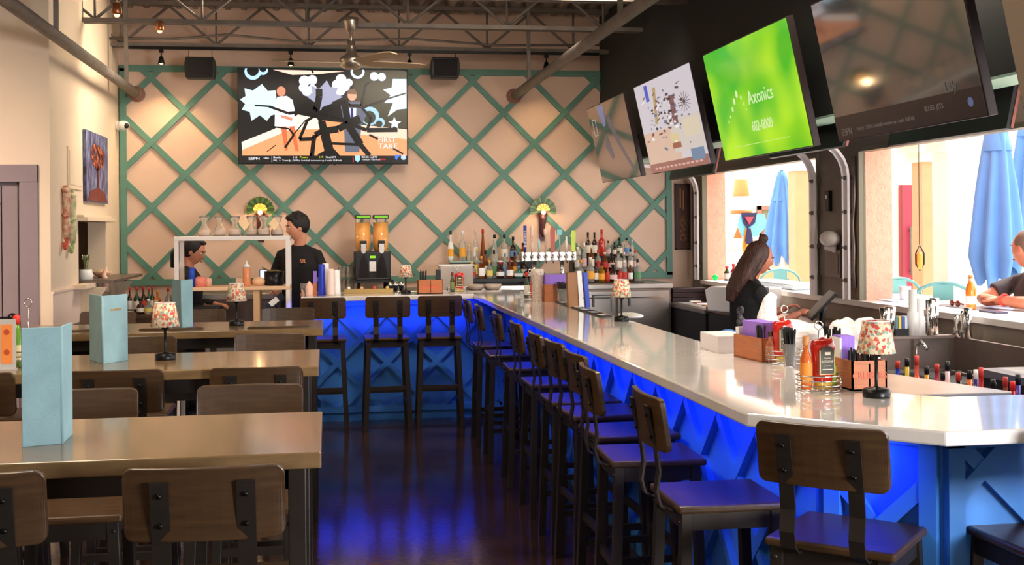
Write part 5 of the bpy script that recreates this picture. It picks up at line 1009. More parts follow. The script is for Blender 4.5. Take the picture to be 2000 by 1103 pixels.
cd = caddy(sb+Vector((.04, .02, 0)), 'wire caddy mostly hidden behind the nearest blue menu'); cd['group'] = 'chrome wire condiment caddies'; cd.scale = (1, 1, 1.2)
# ------------------------------------------------------------------ behind the bar, right
t = thing('bottle_cooler', 'black bottle cooler with steel top, far right behind the bar', 'cooler', (3.43, 10.4, 0)); m = MB(); m.b2((-.21, -.6, .04), (.2, .6, .86)); m.build('body', M_BLACK, t, bev=.006); m = MB(); m.b2((-.225, -.615, .86), (.2, .615, .9)); m.build('top', M_STAIN, t, bev=.003); m = MB(); m.b2((-.213, .44, .76), (-.21, .52, .82)); m.build('badge', M_STAIN, t)
for k in range(5): m = MB(); m.b2((-.1+.02*k, -.4+.2*k, .9), (0+.02*k, -.3+.2*k, .908)); m.build('coaster', plain(120, 70, 50) if k % 2 else M_WHITE, t)
t = thing('receipt_printer', 'stack of dark boxes below the small green light', 'box stack', (3.42, 11.0, .9)); 
for k in range(3): m = MB(); m.b2((-.17, -.13, .045*k), (.2, .13, .045*k+.04)); m.build('tray', mat('dark_maroon', (46, 28, 30), .4), t, bev=.004)
m = MB(); p = at_x(1352, 543, 3.5); m.ball((0, 0, 0), .03); o = m.build('green_lamp', mat('green_lamp', (20, 170, 70), .2, emit=(20, 190, 80), es=.6), loc=(3.70, p.y-.1, CZ+.03)); tag(o, 'small round green glass light at the foot of the far door track', 'light')
t = thing('white_tub', 'white plastic tub with grey handle end beside the bartender', 'tub', (3.3, 9.1, .93)); m = MB(); m.prism([(-.22, 0), (-.26, .17), (-.18, .2), (.28, .2), (.24, 0)], -.18, .18, M=frame((0, 0, 0), (.35, -1, 0), (-1, -.35, 0))); m.build('tub', M_WHITE, t, bev=.01); m = MB(); m.box((-.06, -.32, .1), (.3, .02, .22), rz=-.3); m.build('handle_end', plain(120, 124, 130), t)
t = thing('side_counter', 'steel side counter beneath the hatches behind the bartender', 'counter', (3.43, 8.2, 0)); m = MB(); m.b2((-.2, -1.05, .05), (.2, 1.55, .89)); m.build('cabinet', M_BLACK, t); m = MB(); m.b2((-.22, -1.07, .89), (.22, 1.56, .93)); m.build('top', mat('brown_steel_top', (150, 118, 100), .4, .5), t, bev=.003)
t = thing('plastic_wrap_bundle', 'bundle of clear plastic cups in wrap beside the tub', 'cups', (3.28, 8.55, .93)); m = MB(); m.ball((0, 0, .06), (.07, .17, .06)); m.build('wrap', mat('cloudy_plastic', (240, 236, 234), .2, bump=.8), t)
# bottles and condiments on the far hatch counter
for k, (px, col, h, lb) in enumerate(((1420, (60, 70, 40), .14, 'dark green'), (1433, (190, 30, 30), .17, 'red'), (1446, (210, 90, 90), .2, 'pinkish red'))):
    p = at_x(px, 540, 3.8); sauce((p.x, p.y, CZ), h, .03, col, (200, 60, 50), (230, 200, 190), '%s sauce bottle on the far hatch counter left of the bartender' % lb)
t = thing('pos_tablet', 'tilted black touchscreen register in front of the bartender', 'register', (3.22, 7.38, .93)); m = MB(); m.box((0, 0, .16), (.02, .34, .24), ry=.75, rz=-.5); m.build('screen_case', M_BLACK, t, bev=.006); m = MB(); m.b2((-.06, -.1, 0), (.08, .1, .02)); m.cyl((0, 0, .01), (.02, 0, .15), .02); m.build('stand', M_BLACK, t, bev=.004)
m = MB(); m.b2((-.16, -.14, 0), (.0, .12, .02)); m.build('base_tray', M_BLKM, t); t.rotation_euler = (0, 0, .2)
t = thing('steel_partition', 'dark grey steel partition box right of the bartender', 'panel', (3.3, 6.75, 0)); m = MB(); m.b2((-.2, -.12, .05), (.33, .12, 1.03)); m.build('panel', M_STAIND, t, bev=.004)
# steel work unit crossing near the hatch
t = thing('steel_work_table', 'steel bar sink unit with tall splashback near the hatch', 'sink', (3.0, 5.9, 0))
m = MB(); m.b2((-.55, .40, .1), (.52, .46, .985)); m.b2((-.55, .33, .97), (.52, .47, .985)); m.build('rear_splashback', M_STAIND, t)
o = MB().b2((0, 0, .1), (.03, 2.05, .975)).build('splashback', M_STAIND, loc=(3.53, 4.2, 0)); tag(o, 'long brownish steel splashback along the wall below the near hatch', 'splashback')
m = MB(); m.b2((.0, -.40, .76), (.5, .4, .78)); m.b2((-.5, .05, .76), (0, .4, .78)); m.build('deck', M_STAIND, t)
m = MB(); 
for q_ in ((.05, -.3, .45, -.28), (.05, .3, .45, .32), (.05, -.3, .07, .32), (.43, -.3, .45, .32)): m.b2((q_[0], q_[1], .78), (q_[2], q_[3], .80))
m.build('basin_rim', M_STAIN, t); m = MB(); m.b2((.07, -.28, .775), (.43, .3, .785)); m.build('basin', M_BLACK, t); m = MB(); m.tube([(.3, .36, .78), (.3, .36, .92), (.3, .3, .96), (.3, .24, .92)], .01, 8); m.build('faucet', M_CHROME, t)
for k, dx in enumerate((-.4, .1, .45)): m = MB(); m.cyl((dx, .35, 0), (dx, .35, .78), .018); m.build('leg', M_STAIN, t)
def onledge(px, y): return at_y(px, 640, y).x
lz = .985
for px, r, h, kind, lb, dy in ((1724, .03, .16, 'tin', 'dark steel shaker tin left on the splashback ledge', 0), (1736, .03, .165, 'tin', 'steel shaker tin with a clear cup beside the dark one', .02), (1778, .032, .26, 'cup', 'tallest stack of clear cups on the splashback ledge', 0), (1792, .032, .21, 'cup', 'shorter stack of ribbed plastic cups on the ledge', .01), (1812, .026, .2, 'tin', 'tall copper-toned shaker on the ledge', 0), (1822, .027, .21, 'tin', 'rightmost tall steel shaker on the ledge', .02)):
    t = thing('shaker' if kind == 'tin' else 'cup_stack', lb, 'shaker' if kind == 'tin' else 'cups', (onledge(px, 6.3), 6.27+dy*.5, lz), 0, 'shakers and cups on the splashback ledge'); m = MB(); m.lathe([(r*.8, 0), (r, h)] if kind == 'tin' else [(r, 0), (r*.98, h*.5), (r*.75, h*.52), (r*.7, h)], seg=16); m.build('body', M_CHROME if kind == 'tin' else mat('translucent_cup', (242, 238, 234), .3, trans=.3), t)
t = thing('box_row', 'row of small coloured boxes in a dark bin on the ledge', 'boxes', (onledge(1757, 6.3), 6.28, lz)); m = MB(); m.b2((-.045, -.02, 0), (.055, .04, .04)); m.build('bin', M_BLACK, t)
for k, cc in enumerate(((90, 120, 130), (220, 190, 60), (60, 90, 170), (200, 205, 210), (60, 110, 190))): m = MB(); m.b2((-.042+.019*k, -.015, .04), (-.026+.019*k, .03, .11)); m.build('packet', plain(*cc), t)
for k, (px, lb) in enumerate(((1868, 'small metal figurine-shaped pourer on the hatch wall ledge'), (1881, 'small steel jigger on the hatch wall ledge'), (1891, 'tall slim steel shaker on the hatch wall ledge'))):
    p = at_x(px, 650, 3.545); m = MB(); m.lathe([(.016, 0), (.018, .04), (.01, .06), (.016, .1+.03*k), (.01, .12+.03*k)] if k != 2 else [(.018, 0), (.024, .17)], seg=14); o = m.build(('pourer', 'jigger', 'shaker')[k], M_CHROME, loc=(3.545, p.y, .976)); tag(o, lb, 'bar tool', 'bar tools on the hatch wall ledge')
# angled steel shelf just inside the near bar arm
t = thing('drainboard', 'pale steel drainboard with a round screw behind the near bar arm', 'drainboard', (2.2, 4.3, 0)); m = MB(); m.prism([(-.4, 0), (.47, 0), (.27, .66), (.1, 1.0), (-.4, 1.0)], .80, .95); m.build('board', M_STAIN, t, bev=.003); q = at_y(1814, 768, 4.3); m = MB(); m.cyl((q.x-2.2, 0, .925), (q.x-2.2, -.006, .925), .014); m.build('screw', M_CHROME, t)
for dx, dy in ((-.3, .05), (.4, .05), (-.3, .9)): m = MB(); m.cyl((dx, dy, 0), (dx, dy, .8), .018); m.build('leg', M_STAIN, t)
# black near cooler with badge
q = at_z(1908, 715, .9); q1 = at_z(1908, 750, .9)
t = thing('near_bottle_cooler', 'black cooler with bright steel top and silver badge at right', 'cooler', (3.2, 4.1, 0)); m = MB(); m.b2((0, -.5, .04), (.3, 1.3, .86)); m.build('body', M_BLACK, t, bev=.004); m = MB(); m.b2((-.015, -.5, .86), (.3, 1.32, .9)); m.build('top', M_STAIN, t, bev=.003)
m = MB(); m.b2((.12, .3, .9), (.2, .9, .91)); m.build('lid_slot', M_BLACK, t)
T_ = frame((-.002, .98, .78), (0, -1, 0), (-1, 0, 0)); m = MB(); m.use(M_STAIN); m.b2((-.1, -.035, 0), (.1, .035, .002), M=T_); text('AVASTAR', .032, M_BLKM, T_ @ Matrix.Translation((0, .004, .0024)), join=m); m.use(M_BLKM); m.b2((-.07, -.022, .002), (.09, -.017, .003), M=T_); m.build('badge', None, t)
# speed rail bottles
t = thing('speed_rail', 'steel speed rail holding small bottles between drainboard and cooler', 'rail', (2.72, 5.0, 0)); m = MB(); r0, r1 = Vector((.03, .45, .68)), Vector((.1, -.55, .68)); m.bar(r0, r1, .1, .01); 
for off, z in ((.05, .78), (-.05, .78)): m.bar(r0+Vector((off*.86, off*.5, z-.68)), r1+Vector((off*.86, off*.5, z-.68)), .004, .05)
m.build('rail', M_STAIN, t)
for q_ in (r0, r1): m = MB(); m.cyl((q_.x, q_.y, 0), (q_.x, q_.y, .68), .015); m.build('leg', M_STAIN, t)
cols = [((40, 60, 190), 'blue'), ((210, 180, 60), 'yellow'), ((230, 80, 60), 'red-orange'), ((226, 160, 60), 'golden'), ((190, 40, 60), 'crimson'), ((240, 200, 200), 'pale pink'), ((30, 28, 34), 'black'), ((240, 110, 40), 'orange'), ((200, 30, 34), 'bright red'), ((60, 34, 30), 'dark brown'), ((170, 90, 60), 'copper brown'), ((90, 60, 150), 'violet')]
for k, (cc, nm) in enumerate(cols):
    f_ = (k+.5)/len(cols); p = Vector((2.72, 5.0, 0))+r0*(1-f_)+r1*f_; h = .25+.02*((k*7) % 3)
    bottle((p.x, p.y, .686), h, .028, cc, (235, 220, 210) if k % 3 == 1 else None, (20, 20, 22) if k % 2 else (196, 60, 50), ('round', 'wine')[k % 2], '%s bottle in the speed rail, %s from the far end' % (nm, ORD[k]), 'bottles in the speed rail', opaque=True)
t = thing('speed_rail', 'second steel speed rail nearer the black cooler', 'rail', (2.86, 5.0, 0)); m = MB(); r0, r1 = Vector((.03, .3, .64)), Vector((.1, -.6, .64)); m.bar(r0, r1, .1, .01); m.bar(r0+Vector((.05, 0, .1)), r1+Vector((.05, 0, .1)), .004, .05); m.build('rail', M_STAIN, t)
for q_ in (r0, r1): m = MB(); m.cyl((q_.x, q_.y, 0), (q_.x, q_.y, .64), .015); m.build('leg', M_STAIN, t)
for k, (cc, nm, cp) in enumerate((((150, 60, 50), 'rust red', (20, 20, 22)), ((236, 230, 226), 'white', (20, 20, 24)), ((60, 40, 110), 'dark violet', (230, 226, 220)), ((200, 120, 60), 'light amber', (20, 20, 24)), ((190, 30, 40), 'ruby', (220, 40, 40)), ((50, 30, 28), 'near black', (200, 190, 180)), ((210, 170, 130), 'beige', (30, 30, 34)))):
    f_ = (k+.5)/7; p = Vector((2.86, 5.0, 0))+r0*(1-f_)+r1*f_; bottle((p.x, p.y, .646), .25+.02*(k % 3), .03, cc, (230, 220, 210), cp, ('wine', 'round')[k % 2], '%s bottle in the second speed rail, %s from the far end' % (nm, ORD[k]), 'bottles in the second speed rail', opaque=True)
# plastic bags on the bar
for k, (bx, by, w__, h_, lb) in enumerate(((2.03, 4.98, .155, .25, 'left white plastic bag with upright handle behind the purple napkins'), (2.17, 4.68, .125, .25, 'right white plastic bag behind the near ketchup'))):
    p = Vector((bx, by, .95)); t = thing('plastic_bag', lb, 'bag', p, 0, 'white plastic bags behind the condiments')
    m = MB(); m.ball((0, 0, h_*.5), (w__, .12, h_*.5), 20); m.b2((-w__*.7, -.09, 0), (w__*.7, .09, h_*.7)); rnd = random.Random(k+4)
    if k == 0: m.tube([(-w__*.55, 0, h_*.6), (-w__*.72, 0, h_*1.05), (-w__*.62, 0, h_*1.35), (-w__*.5, 0, h_*1.45)], [.06, .045, .03, .02], 12)
    else: m.tube([(w__*.3, 0, h_*.6), (w__*.62, 0, h_*.98), (w__*.85, 0, h_*1.04)], [.07, .05, .02], 12)
    for q_ in range(12): a_ = rnd.random()*6.28; m.ball((cos(a_)*w__*.65, sin(a_)*.08, h_*(.3+.55*rnd.random())), (w__*rnd.uniform(.2, .4), .05, h_*rnd.uniform(.1, .28)), 10)
    m.build('bag', mat('white_thin_plastic', (250, 244, 242), .3, bump=1.5, bscale=30), t, remesh=.009, smooth=1)
t = thing('steel_pan_small', 'steel bowl with blue cloth at the inner bar edge', 'bowl', at_z(1372, 655, 1.07)+Vector((.24, .1, -.1))); m = MB(); m.lathe([(.05, 0), (.1, .05), (.11, .08), (.1, .08), (.05, .02)], seg=20, sy=1.4); m.build('bowl', M_CHROME, t); m = MB(); m.ball((-.07, .0, .09), (.05, .07, .03)); m.build('cloth', mat('blue_cloth', (90, 130, 200), .9, bump=.8), t)
t = thing('white_carton', 'white cardboard carton beside the purple napkin box', 'box', at_z(1415, 690, 1.07)+Vector((.06, .12, 0))); m = MB(); m.b2((-.09, -.12, -.0), (.05, .12, .075)); m.build('carton', plain(226, 220, 222, .6), t, bev=.003)
t = thing('trash_bin', 'white-lined black bin beside the bartender with yellow topped bottle', 'bin', (2.9, 7.0, 0)); m = MB(); m.lathe([(.12, 0), (.15, .78)], seg=20); m.build('bin', M_BLACK, t); m = MB(); m.lathe([(.152, .7), (.158, .79), (.145, .8)], seg=20); m.build('liner', M_WHITE, t)
# ------------------------------------------------------------------ people
def ell(mb, pts, seg=18, ref=(0, 1, 0)):
    # loft of ellipses: (x,y,z, halfwidth across, halfdepth)
    P_ = [Vector(p[:3]) for p in pts]; mb.tube(P_, [(p[3], p[4]) for p in pts], seg, True, ref=ref)
def head_mesh(mb, M, sc=1.0, wide=1.0):
    seg, n = 36, 26; vs = []; fs = []
    for i in range(n+1):
        t = PI*i/n
        for k in range(seg):
            a = 2*PI*k/seg; d = Vector((sin(t)*cos(a), sin(t)*sin(a), cos(t)))
            x, y, z = d.x*.074*wide, d.y*.094, d.z*.115
            low = max(0, -d.z); front = max(0, d.y)
            x *= 1-.28*low**1.3; y = y*(1-.12*low) + .012*low*front
            if d.y < 0: y *= 1-.25*low
            g = lambda cx, cz, sx_, sz_: math.exp(-((x-cx)/sx_)**2-((z-cz)/sz_)**2)*(1 if d.y > 0 else 0)
            y += .020*g(0, -.018, .010, .014)+.010*g(0, .005, .008, .022)+.006*g(0, .032, .04, .008)
            y -= .009*g(.031, .014, .014, .011)+.009*g(-.031, .014, .014, .011)
            y += .007*g(0, -.052, .020, .006)+.006*g(0, -.064, .016, .006)-.004*g(0, -.058, .02, .003)+.010*g(0, -.092, .022, .014)
            vs.append((x*sc, y*sc, z*sc))
    for i in range(n):
        for k in range(seg): k2 = (k+1) % seg; fs.append((i*seg+k, (i+1)*seg+k, (i+1)*seg+k2, i*seg+k2))
    mb.add(vs, fs, True, M)
    for s_ in (-1, 1): mb.ball((s_*.074*sc*wide, -.004*sc, -.004*sc), (.008*sc, .018*sc, .03*sc), 10, M)
def hand(mb, w0, d, up, curl=.5, s=1.0, side=1):
    d = Vector(d).normalized(); up = Vector(up); x = d.cross(up).normalized(); up = x.cross(d).normalized(); w0 = Vector(w0)
    k = w0+d*.045*s; mb.tube([w0-d*.01, w0+d*.02*s, w0+d*.06*s, w0+d*.085*s], [(.022*s, .018*s), (.032*s, .016*s), (.040*s, .015*s), (.036*s, .012*s)], 12, ref=up)
    for i, (o_, L_) in enumerate(((-.028, .062), (-.0095, .072), (.0095, .068), (.027, .052))):
        p = w0+d*.082*s+x*o_*s; pts = [p]; a = 0; dd = d.copy()
        for j, f_ in enumerate((.45, .32, .25)):
            a += curl*(.5+.25*j); dd = d*cos(a)-up*sin(a); p = p+dd*L_*f_*s; pts.append(p)
        mb.tube([w0+d*.05*s+x*o_*s]+pts, [.0085*s, .0088*s, .0085*s, .008*s, .006*s], 8)
    p = w0+d*.02*s+x*side*.028*s; mb.tube([p, p+(d*.5+x*side*.8)*.03*s-up*.006, p+(d*.85+x*side*.75)*.055*s-up*.014*s], [.012*s, .011*s, .008*s], 8)
def person(label, loc, rz, J, skin, shirt, trous, hair, hairstyle, sleeve, head_yaw=0, head_pitch=0, wide=1, long_sleeve=False, group=None, hands=None, belly=1.0, seated=None):
    t = thing('person', label, 'person', loc, rz)
    b = MB(); hc = Vector(J['head']); HM = Matrix.Translation(hc) @ Matrix.Rotation(head_yaw, 4, 'Z') @ Matrix.Rotation(head_pitch, 4, 'X')
    head_mesh(b, HM, 1.0, wide)
    nk = Vector(J['neck']); fw = HM @ Vector((0, -.02, -.07)); b.tube([nk+Vector((0, 0, -.06)), nk, (nk+fw)/2, fw], [.06, .054, .052, .05], 14)
    pv, ch = Vector(J['pelvis']), Vector(J['chest']); ell(b, [(*pv, .13, .09), (*(pv.lerp(ch, .45)), .125, .09), (*ch, .15, .1), (*nk, .06, .05)])
    for s_ in ('l', 'r'):
        sh, el, wr = [Vector(J[k+s_]) for k in ('sh', 'el', 'wr')]
        b.tube([sh.lerp(ch, .35), sh, sh.lerp(el, .5), el, el.lerp(wr, .3), el.lerp(wr, .75), wr], [.05, .052, .044, .038, .040, .031, .026], 12)
        hd_ = (hands or {}).get(s_, {}); dd = hd_.get('d', (wr-el)); up = hd_.get('up', (0, .3, 1)); hand(b, wr, dd, up, hd_.get('curl', .6), .95, -1 if s_ == 'l' else 1)
        hp, kn, an = [Vector(J[k+s_]) for k in ('hp', 'kn', 'an')]
        b.tube([pv.lerp(hp, .6), hp, hp.lerp(kn, .5), kn, kn.lerp(an, .35), an], [.08, .08, .068, .052, .05, .035], 12)
    body = b.build('body', skin, t, remesh=.0065, smooth=3)
    # shirt
    b = MB(); hipw = pv+Vector((0, 0, .0))
    bl = belly
    ell(b, [(*(hipw+Vector((0, 0, -.06))), .17*bl, .125*bl), (*hipw, .168*bl, .12*bl), (*(pv.lerp(ch, .45)), .152*bl, .115*bl), (*ch, .178*bl**.5, .128), (*(ch.lerp(nk, .5)), .165, .105), (*(ch.lerp(nk, .85)), .1, .075), (*(nk+Vector((0, 0, .005))), .066, .062)])
    for s_ in ('l', 'r'):
        sh, el, wr = [Vector(J[k+s_]) for k in ('sh', 'el', 'wr')]
        b.tube([nk+Vector((0, 0, -.01)), nk.lerp(sh, .5)+Vector((0, 0, -.005)), sh+Vector((0, 0, .012))], [.055, .05, .045], 10)
        if long_sleeve: b.tube([sh.lerp(ch, .5), sh, sh.lerp(el, .5), el, el.lerp(wr, .5), el.lerp(wr, .93)], [.06, .06, .056, .052, .047, .04], 12)
        else: b.tube([sh.lerp(ch, .5), sh, sh.lerp(el, sleeve*.6), sh.lerp(el, sleeve)], [.06, .062, .062, .066], 12)
    st = b.build('shirt', shirt, t, remesh=.009, smooth=5)
    b = MB(); ell(b, [(*(pv+Vector((0, 0, .04))), .158*bl, .115*bl), (*pv, .165*bl, .12), (*(pv+Vector((0, 0, -.08))), .165, .12)])
    for s_ in ('l', 'r'):
        hp, kn, an = [Vector(J[k+s_]) for k in ('hp', 'kn', 'an')]; b.tube([pv.lerp(hp, .6), hp, hp.lerp(kn, .5), kn, an], [.1, .098, .082, .066, .058], 12)
    b.build('trousers', trous, t, remesh=.01, smooth=3)
    for s_ in ('l', 'r'):
        an = Vector(J['an'+s_]); fd = Vector(J.get('foot', (0, 1, 0))); m = MB(); m.tube([an+Vector((0, 0, -.035))-fd*.04, an+Vector((0, 0, -.04))+fd*.04, an+Vector((0, 0, -.055))+fd*.13, an+Vector((0, 0, -.06))+fd*.18], [(.042, .042), (.045, .04), (.045, .028), (.03, .018)], 12, ref=(0, 0, 1)); m.build('shoe', M_BLACK, t)
    # eyes, brows, lips
    for s_ in (-1, 1):
        m = MB(); m.use(M_WHITE); m.ball((s_*.030, .0735, .0125), (.0125, .0095, .0075), 10, HM); m.use(plain(50, 32, 24, .2)); m.ball((s_*.030, .0812, .0125), (.0052, .0035, .0055), 8, HM); m.build('eye', None, t)
        if hair: m = MB(); m.tube([HM @ Vector((s_*.016, .094, .03)), HM @ Vector((s_*.032, .091, .034)), HM @ Vector((s_*.047, .08, .028))], [.003, .004, .002], 6); m.build('eyebrow', hair, t)
    m = MB(); m.ball((0, .096, -.056), (.02, .006, .007), 10, HM); m.build('lips', plain(176, 92, 82, .4), t)
    if hairstyle == 'short':
        m = MB(); m.ball((0, -.02, .028), (.086*wide, .097, .104), 26, HM); rnd = random.Random(5)
        for k in range(30): a_ = rnd.random()*6.28; e_ = rnd.uniform(.35, 1.4); m.ball((.07*cos(a_)*cos(e_)*wide, -.012+.085*sin(a_)*cos(e_)*.95, .04+.09*sin(e_)), (.024, .024, .018), 8, HM)
        m.ball((0, .05, .098), (.055, .04, .026), 12, HM); m.build('hair', hair, t, remesh=.006, smooth=2)
    elif hairstyle == 'tied':
        m = MB(); m.ball((0, -.016, .02), (.083, .094, .106), 26, HM); m.ball((0, .03, .1), (.05, .05, .02), 12, HM); m.ball((0, -.115, -.01), (.045, .05, .05), 12, HM); m.tube([HM @ Vector((0, -.11, 0)), HM @ Vector((0, -.13, -.09)), HM @ Vector((0, -.1, -.2))], [.045, .05, .03], 12); m.build('hair', hair, t, remesh=.006, smooth=3)
    elif hairstyle == 'long':
        m = MB(); m.ball((0, -.022, .016), (.088, .094, .11), 26, HM)
        m.tube([HM @ Vector((0, -.04, .04)), HM @ Vector((0, -.075, -.06)), HM @ Vector((.0, -.10, -.17)), HM @ Vector((-.01, -.12, -.27)), HM @ Vector((-.01, -.12, -.36))], [(.088, .06), (.098, .055), (.105, .05), (.09, .042), (.05, .025)], 18, ref=(0, 1, 0)); m.tube([HM @ Vector((-.06, .0, .0)), HM @ Vector((-.08, -.03, -.1)), HM @ Vector((-.085, -.05, -.2))], [.03, .035, .02], 10); m.tube([HM @ Vector((.06, .0, .0)), HM @ Vector((.075, -.02, -.08)), HM @ Vector((.08, -.05, -.18))], [.026, .028, .016], 10)
        m.ball((0, -.01, .145), (.036, .036, .034), 14, HM); m.build('hair', hair, t, remesh=.006, smooth=2)
    elif hairstyle == 'cropped':
        m = MB(); m.ball((0, -.012, .022), (.0765*wide, .09, .098), 24, HM); m.build('hair', hair, t)
    return t, HM
def stand(**k):
    J = dict(head=(0, .02, 1.64), neck=(0, -.01, 1.47), chest=(0, 0, 1.30), pelvis=(0, 0, .98), shl=(-.165, -.01, 1.39), shr=(.165, -.01, 1.39), ell=(-.23, -.03, 1.13), elr=(.23, -.03, 1.13), wrl=(-.2, .18, 1.0), wrr=(.2, .18, 1.0), hpl=(-.09, 0, .92), hpr=(.09, 0, .92), knl=(-.1, .02, .5), knr=(.1, .02, .5), anl=(-.11, -.02, .09), anr=(.11, -.02, .09)); J.update(k); return J
# man in black at the rear: body towards us turned, face in profile to the left
p = at_y(585, 500, 10.72)
t, HM = person('person in a black shirt with short dark hair, turned left behind the white rack', (p.x, 10.56, 0), PI-.3, stand(head=(.0, .035, 1.64), wrl=(-.16, .15, 1.1), wrr=(.16, .15, 1.1), ell=(-.25, -.02, 1.15), elr=(.25, -.02, 1.15)), M_SKIN1, M_SHIRT, M_TROUS, M_HAIRB, 'short', .9, head_yaw=-1.0, head_pitch=-.2, long_sleeve=True)
text('SR', .05, plain(226, 150, 110, .6), frame((-.075, .128, 1.345), (-1, 0, 0), (0, 1, .1)), t, 'shirt_emblem', ext=.004)
# woman behind the rack, profile to the right, looking down
p = at_y(384, 500, 10.85)
person('person in black with tied dark hair looking down, framed by the white rack', (p.x-.04, 10.55, 0), -PI/2-.25, stand(head=(0, .05, 1.44), neck=(0, -.005, 1.29), chest=(0, 0, 1.14), pelvis=(0, -.02, .86), shl=(-.15, -.01, 1.215), shr=(.15, -.01, 1.215), ell=(-.19, .0, .98), elr=(.19, .0, .98), wrl=(-.13, .2, .97), wrr=(.13, .2, .97), hpl=(-.09, 0, .8), hpr=(.09, 0, .8), knl=(-.1, .02, .45), knr=(.1, .02, .45)), M_SKIN2, M_SHIRT, M_TROUS, M_HAIRB, 'tied', .9, head_yaw=.1, head_pitch=-.42, long_sleeve=True)
# bartender
p = at_z(1470, 520, 1.3); 
t, HM = person('person tending bar in a black tee with long brown hair and top knot', (2.86, 7.72, 0), -PI/2+.12, stand(head=(0, .07, 1.46), neck=(0, .0, 1.30), chest=(0, -.01, 1.15), pelvis=(0, -.05, .86), shl=(-.145, -.01, 1.225), shr=(.145, -.01, 1.225), ell=(-.17, .1, .99), elr=(.18, .1, .98), wrl=(-.09, .3, 1.08), wrr=(.12, .31, 1.06), hpl=(-.09, -.04, .8), hpr=(.09, -.04, .8), knl=(-.1, -.02, .45), knr=(.1, -.02, .45)), M_SKIN3, M_SHIRT, M_TROUS, M_HAIRBR, 'long', .62, head_yaw=-.1, head_pitch=-.3, hands={'r': {'curl': .9}, 'l': {'curl': .7}})
t.scale = (.955,)*3
m = MB(); m.use(mat('grey_shirt_print', (150, 140, 142), .8, rgb2=(70, 64, 70), vscale=26, bump=.2)); rnd = random.Random(2)
for k in range(12):
    a_ = rnd.uniform(.45, 1.15); m.ball((.150*cos(a_), -.03-.108*sin(a_), 1.0+rnd.uniform(-.1, .1)), (.028, .018, .03), 10)
o = m.build('shirt_print', None, t)
# man outside, forearms folded on the hatch counter
pe = at_x(1932, 585, 3.98); pm = at_x(2022, 500, 4.3)
px_, py_ = pm.x, pm.y
t, HM = person('person in a grey tee with folded forearms outside the hatch, at the right edge', (px_, py_, 0), PI/2+.1,
    dict(head=(0, .06, 1.46), neck=(0, .0, 1.30), chest=(0, -.02, 1.13), pelvis=(0, -.14, .82), shl=(-.2, -.01, 1.24), shr=(.2, -.01, 1.24), ell=(-.25, .2, CZ+.045), elr=(.25, .2, CZ+.045), wrl=(-.02, .28, CZ+.06), wrr=(.04, .22, CZ+.045), hpl=(-.1, -.12, .78), hpr=(.1, -.12, .78), knl=(-.15, .18, .72), knr=(.15, .18, .72), anl=(-.15, .1, .3), anr=(.15, .1, .3)), M_SKIN3, M_SHIRTG, M_TROUS, mat('grey_cropped_hair', (120, 96, 84), .8), 'cropped', .6, head_yaw=-1.35, head_pitch=-.1, belly=1.12, hands={'l': {'d': (1, .0, 0), 'curl': .5, 'up': (0, 0, 1)}, 'r': {'d': (-1, .1, .02), 'curl': .5, 'up': (0, 0, 1)}})
m = MB(); m.tube([Vector((-.06, .268, CZ+.06))+Vector((0, cos(a_)*.036, sin(a_)*.034)) for a_ in [k/14*6.283 for k in range(14)]], .007, 6, closed=True); m.build('wristband', plain(236, 70, 60, .5), t)
# ------------------------------------------------------------------ on the outside counter
p = at_x(1896, 604, 3.86); t = thing('beer_bottle', 'amber beer bottle with white label on the outside counter', 'bottle', (p.x, p.y, CZ)); m = MB(); m.lathe([(.027, 0), (.03, .006), (.03, .12), (.026, .14), (.013, .17), (.012, .205)], seg=18); b_ = m.build('glass', mat('amber_beer_glass', (226, 124, 30), .1, coat=.6, emit=(220, 120, 30), es=.0), t); m = MB(); m.lathe([(.0135, .2), (.0135, .212)], seg=12); m.build('cap', plain(220, 150, 90), t); m = MB(); m.lathe([(.0305, .035), (.0305, .085)], seg=18, cap=False); m.build('label', plain(236, 226, 226, .6), b_); m = MB(); m.lathe([(.013, .165), (.013, .19)], seg=12, cap=False); m.build('neck_label', plain(228, 190, 160, .6), b_)
p = at_x(1940, 607, 3.86); m = MB(); m.b2((-.04, -.11, 0), (.04, .07, .01)); o = m.build('phone', plain(60, 56, 80, .3), loc=(3.86, p.y+.02, CZ), bev=.003); tag(o, 'dark phone lying on the counter by the folded arms', 'phone')
p = at_x(1865, 588, 3.9); t = thing('sunglasses', 'tortoiseshell sunglasses lying on the outside counter', 'sunglasses', (3.9, p.y, CZ)); m = MB(); 
for s_ in (-1, 1): m.ball((0, s_*.035, .02), (.008, .028, .02)); 
m.cyl((0, -.03, .024), (0, .03, .024), .003); m.cyl((0, .06, .024), (.09, .05, .004), .003); m.cyl((0, -.06, .024), (.09, -.05, .004), .003); m.build('frame', plain(130, 56, 40, .2), t)
m = MB(); m.b2((-.09, -.3, 0), (.07, .25, .004)); o = m.build('place_mat', plain(90, 76, 76, .5), loc=(3.95, p.y+.0, CZ+.0)); tag(o, 'thin dark mat under the sunglasses', 'mat'); bpy.data.objects['sunglasses'].location.z += .004
p = at_x(1768, 575, 3.9); m = MB(); m.lathe([(.036, 0), (.04, .1), (.038, .1), (.034, .01)], seg=16); o = m.build('cup', mat('white_cup', (248, 246, 244), .4), loc=(3.9, p.y, CZ)); tag(o, 'white upside-down cup on the counter left of the sunglasses', 'cup')
m = MB(); m.b2((-.14, -.35, 0), (.14, .35, .006)); p = at_x(1690, 577, 3.86); o = m.build('paper_sheet', plain(210, 222, 240, .7), loc=(3.9, p.y-.35, CZ)); tag(o, 'pale blue paper sheet on the hatch counter by the pink pillar', 'paper')
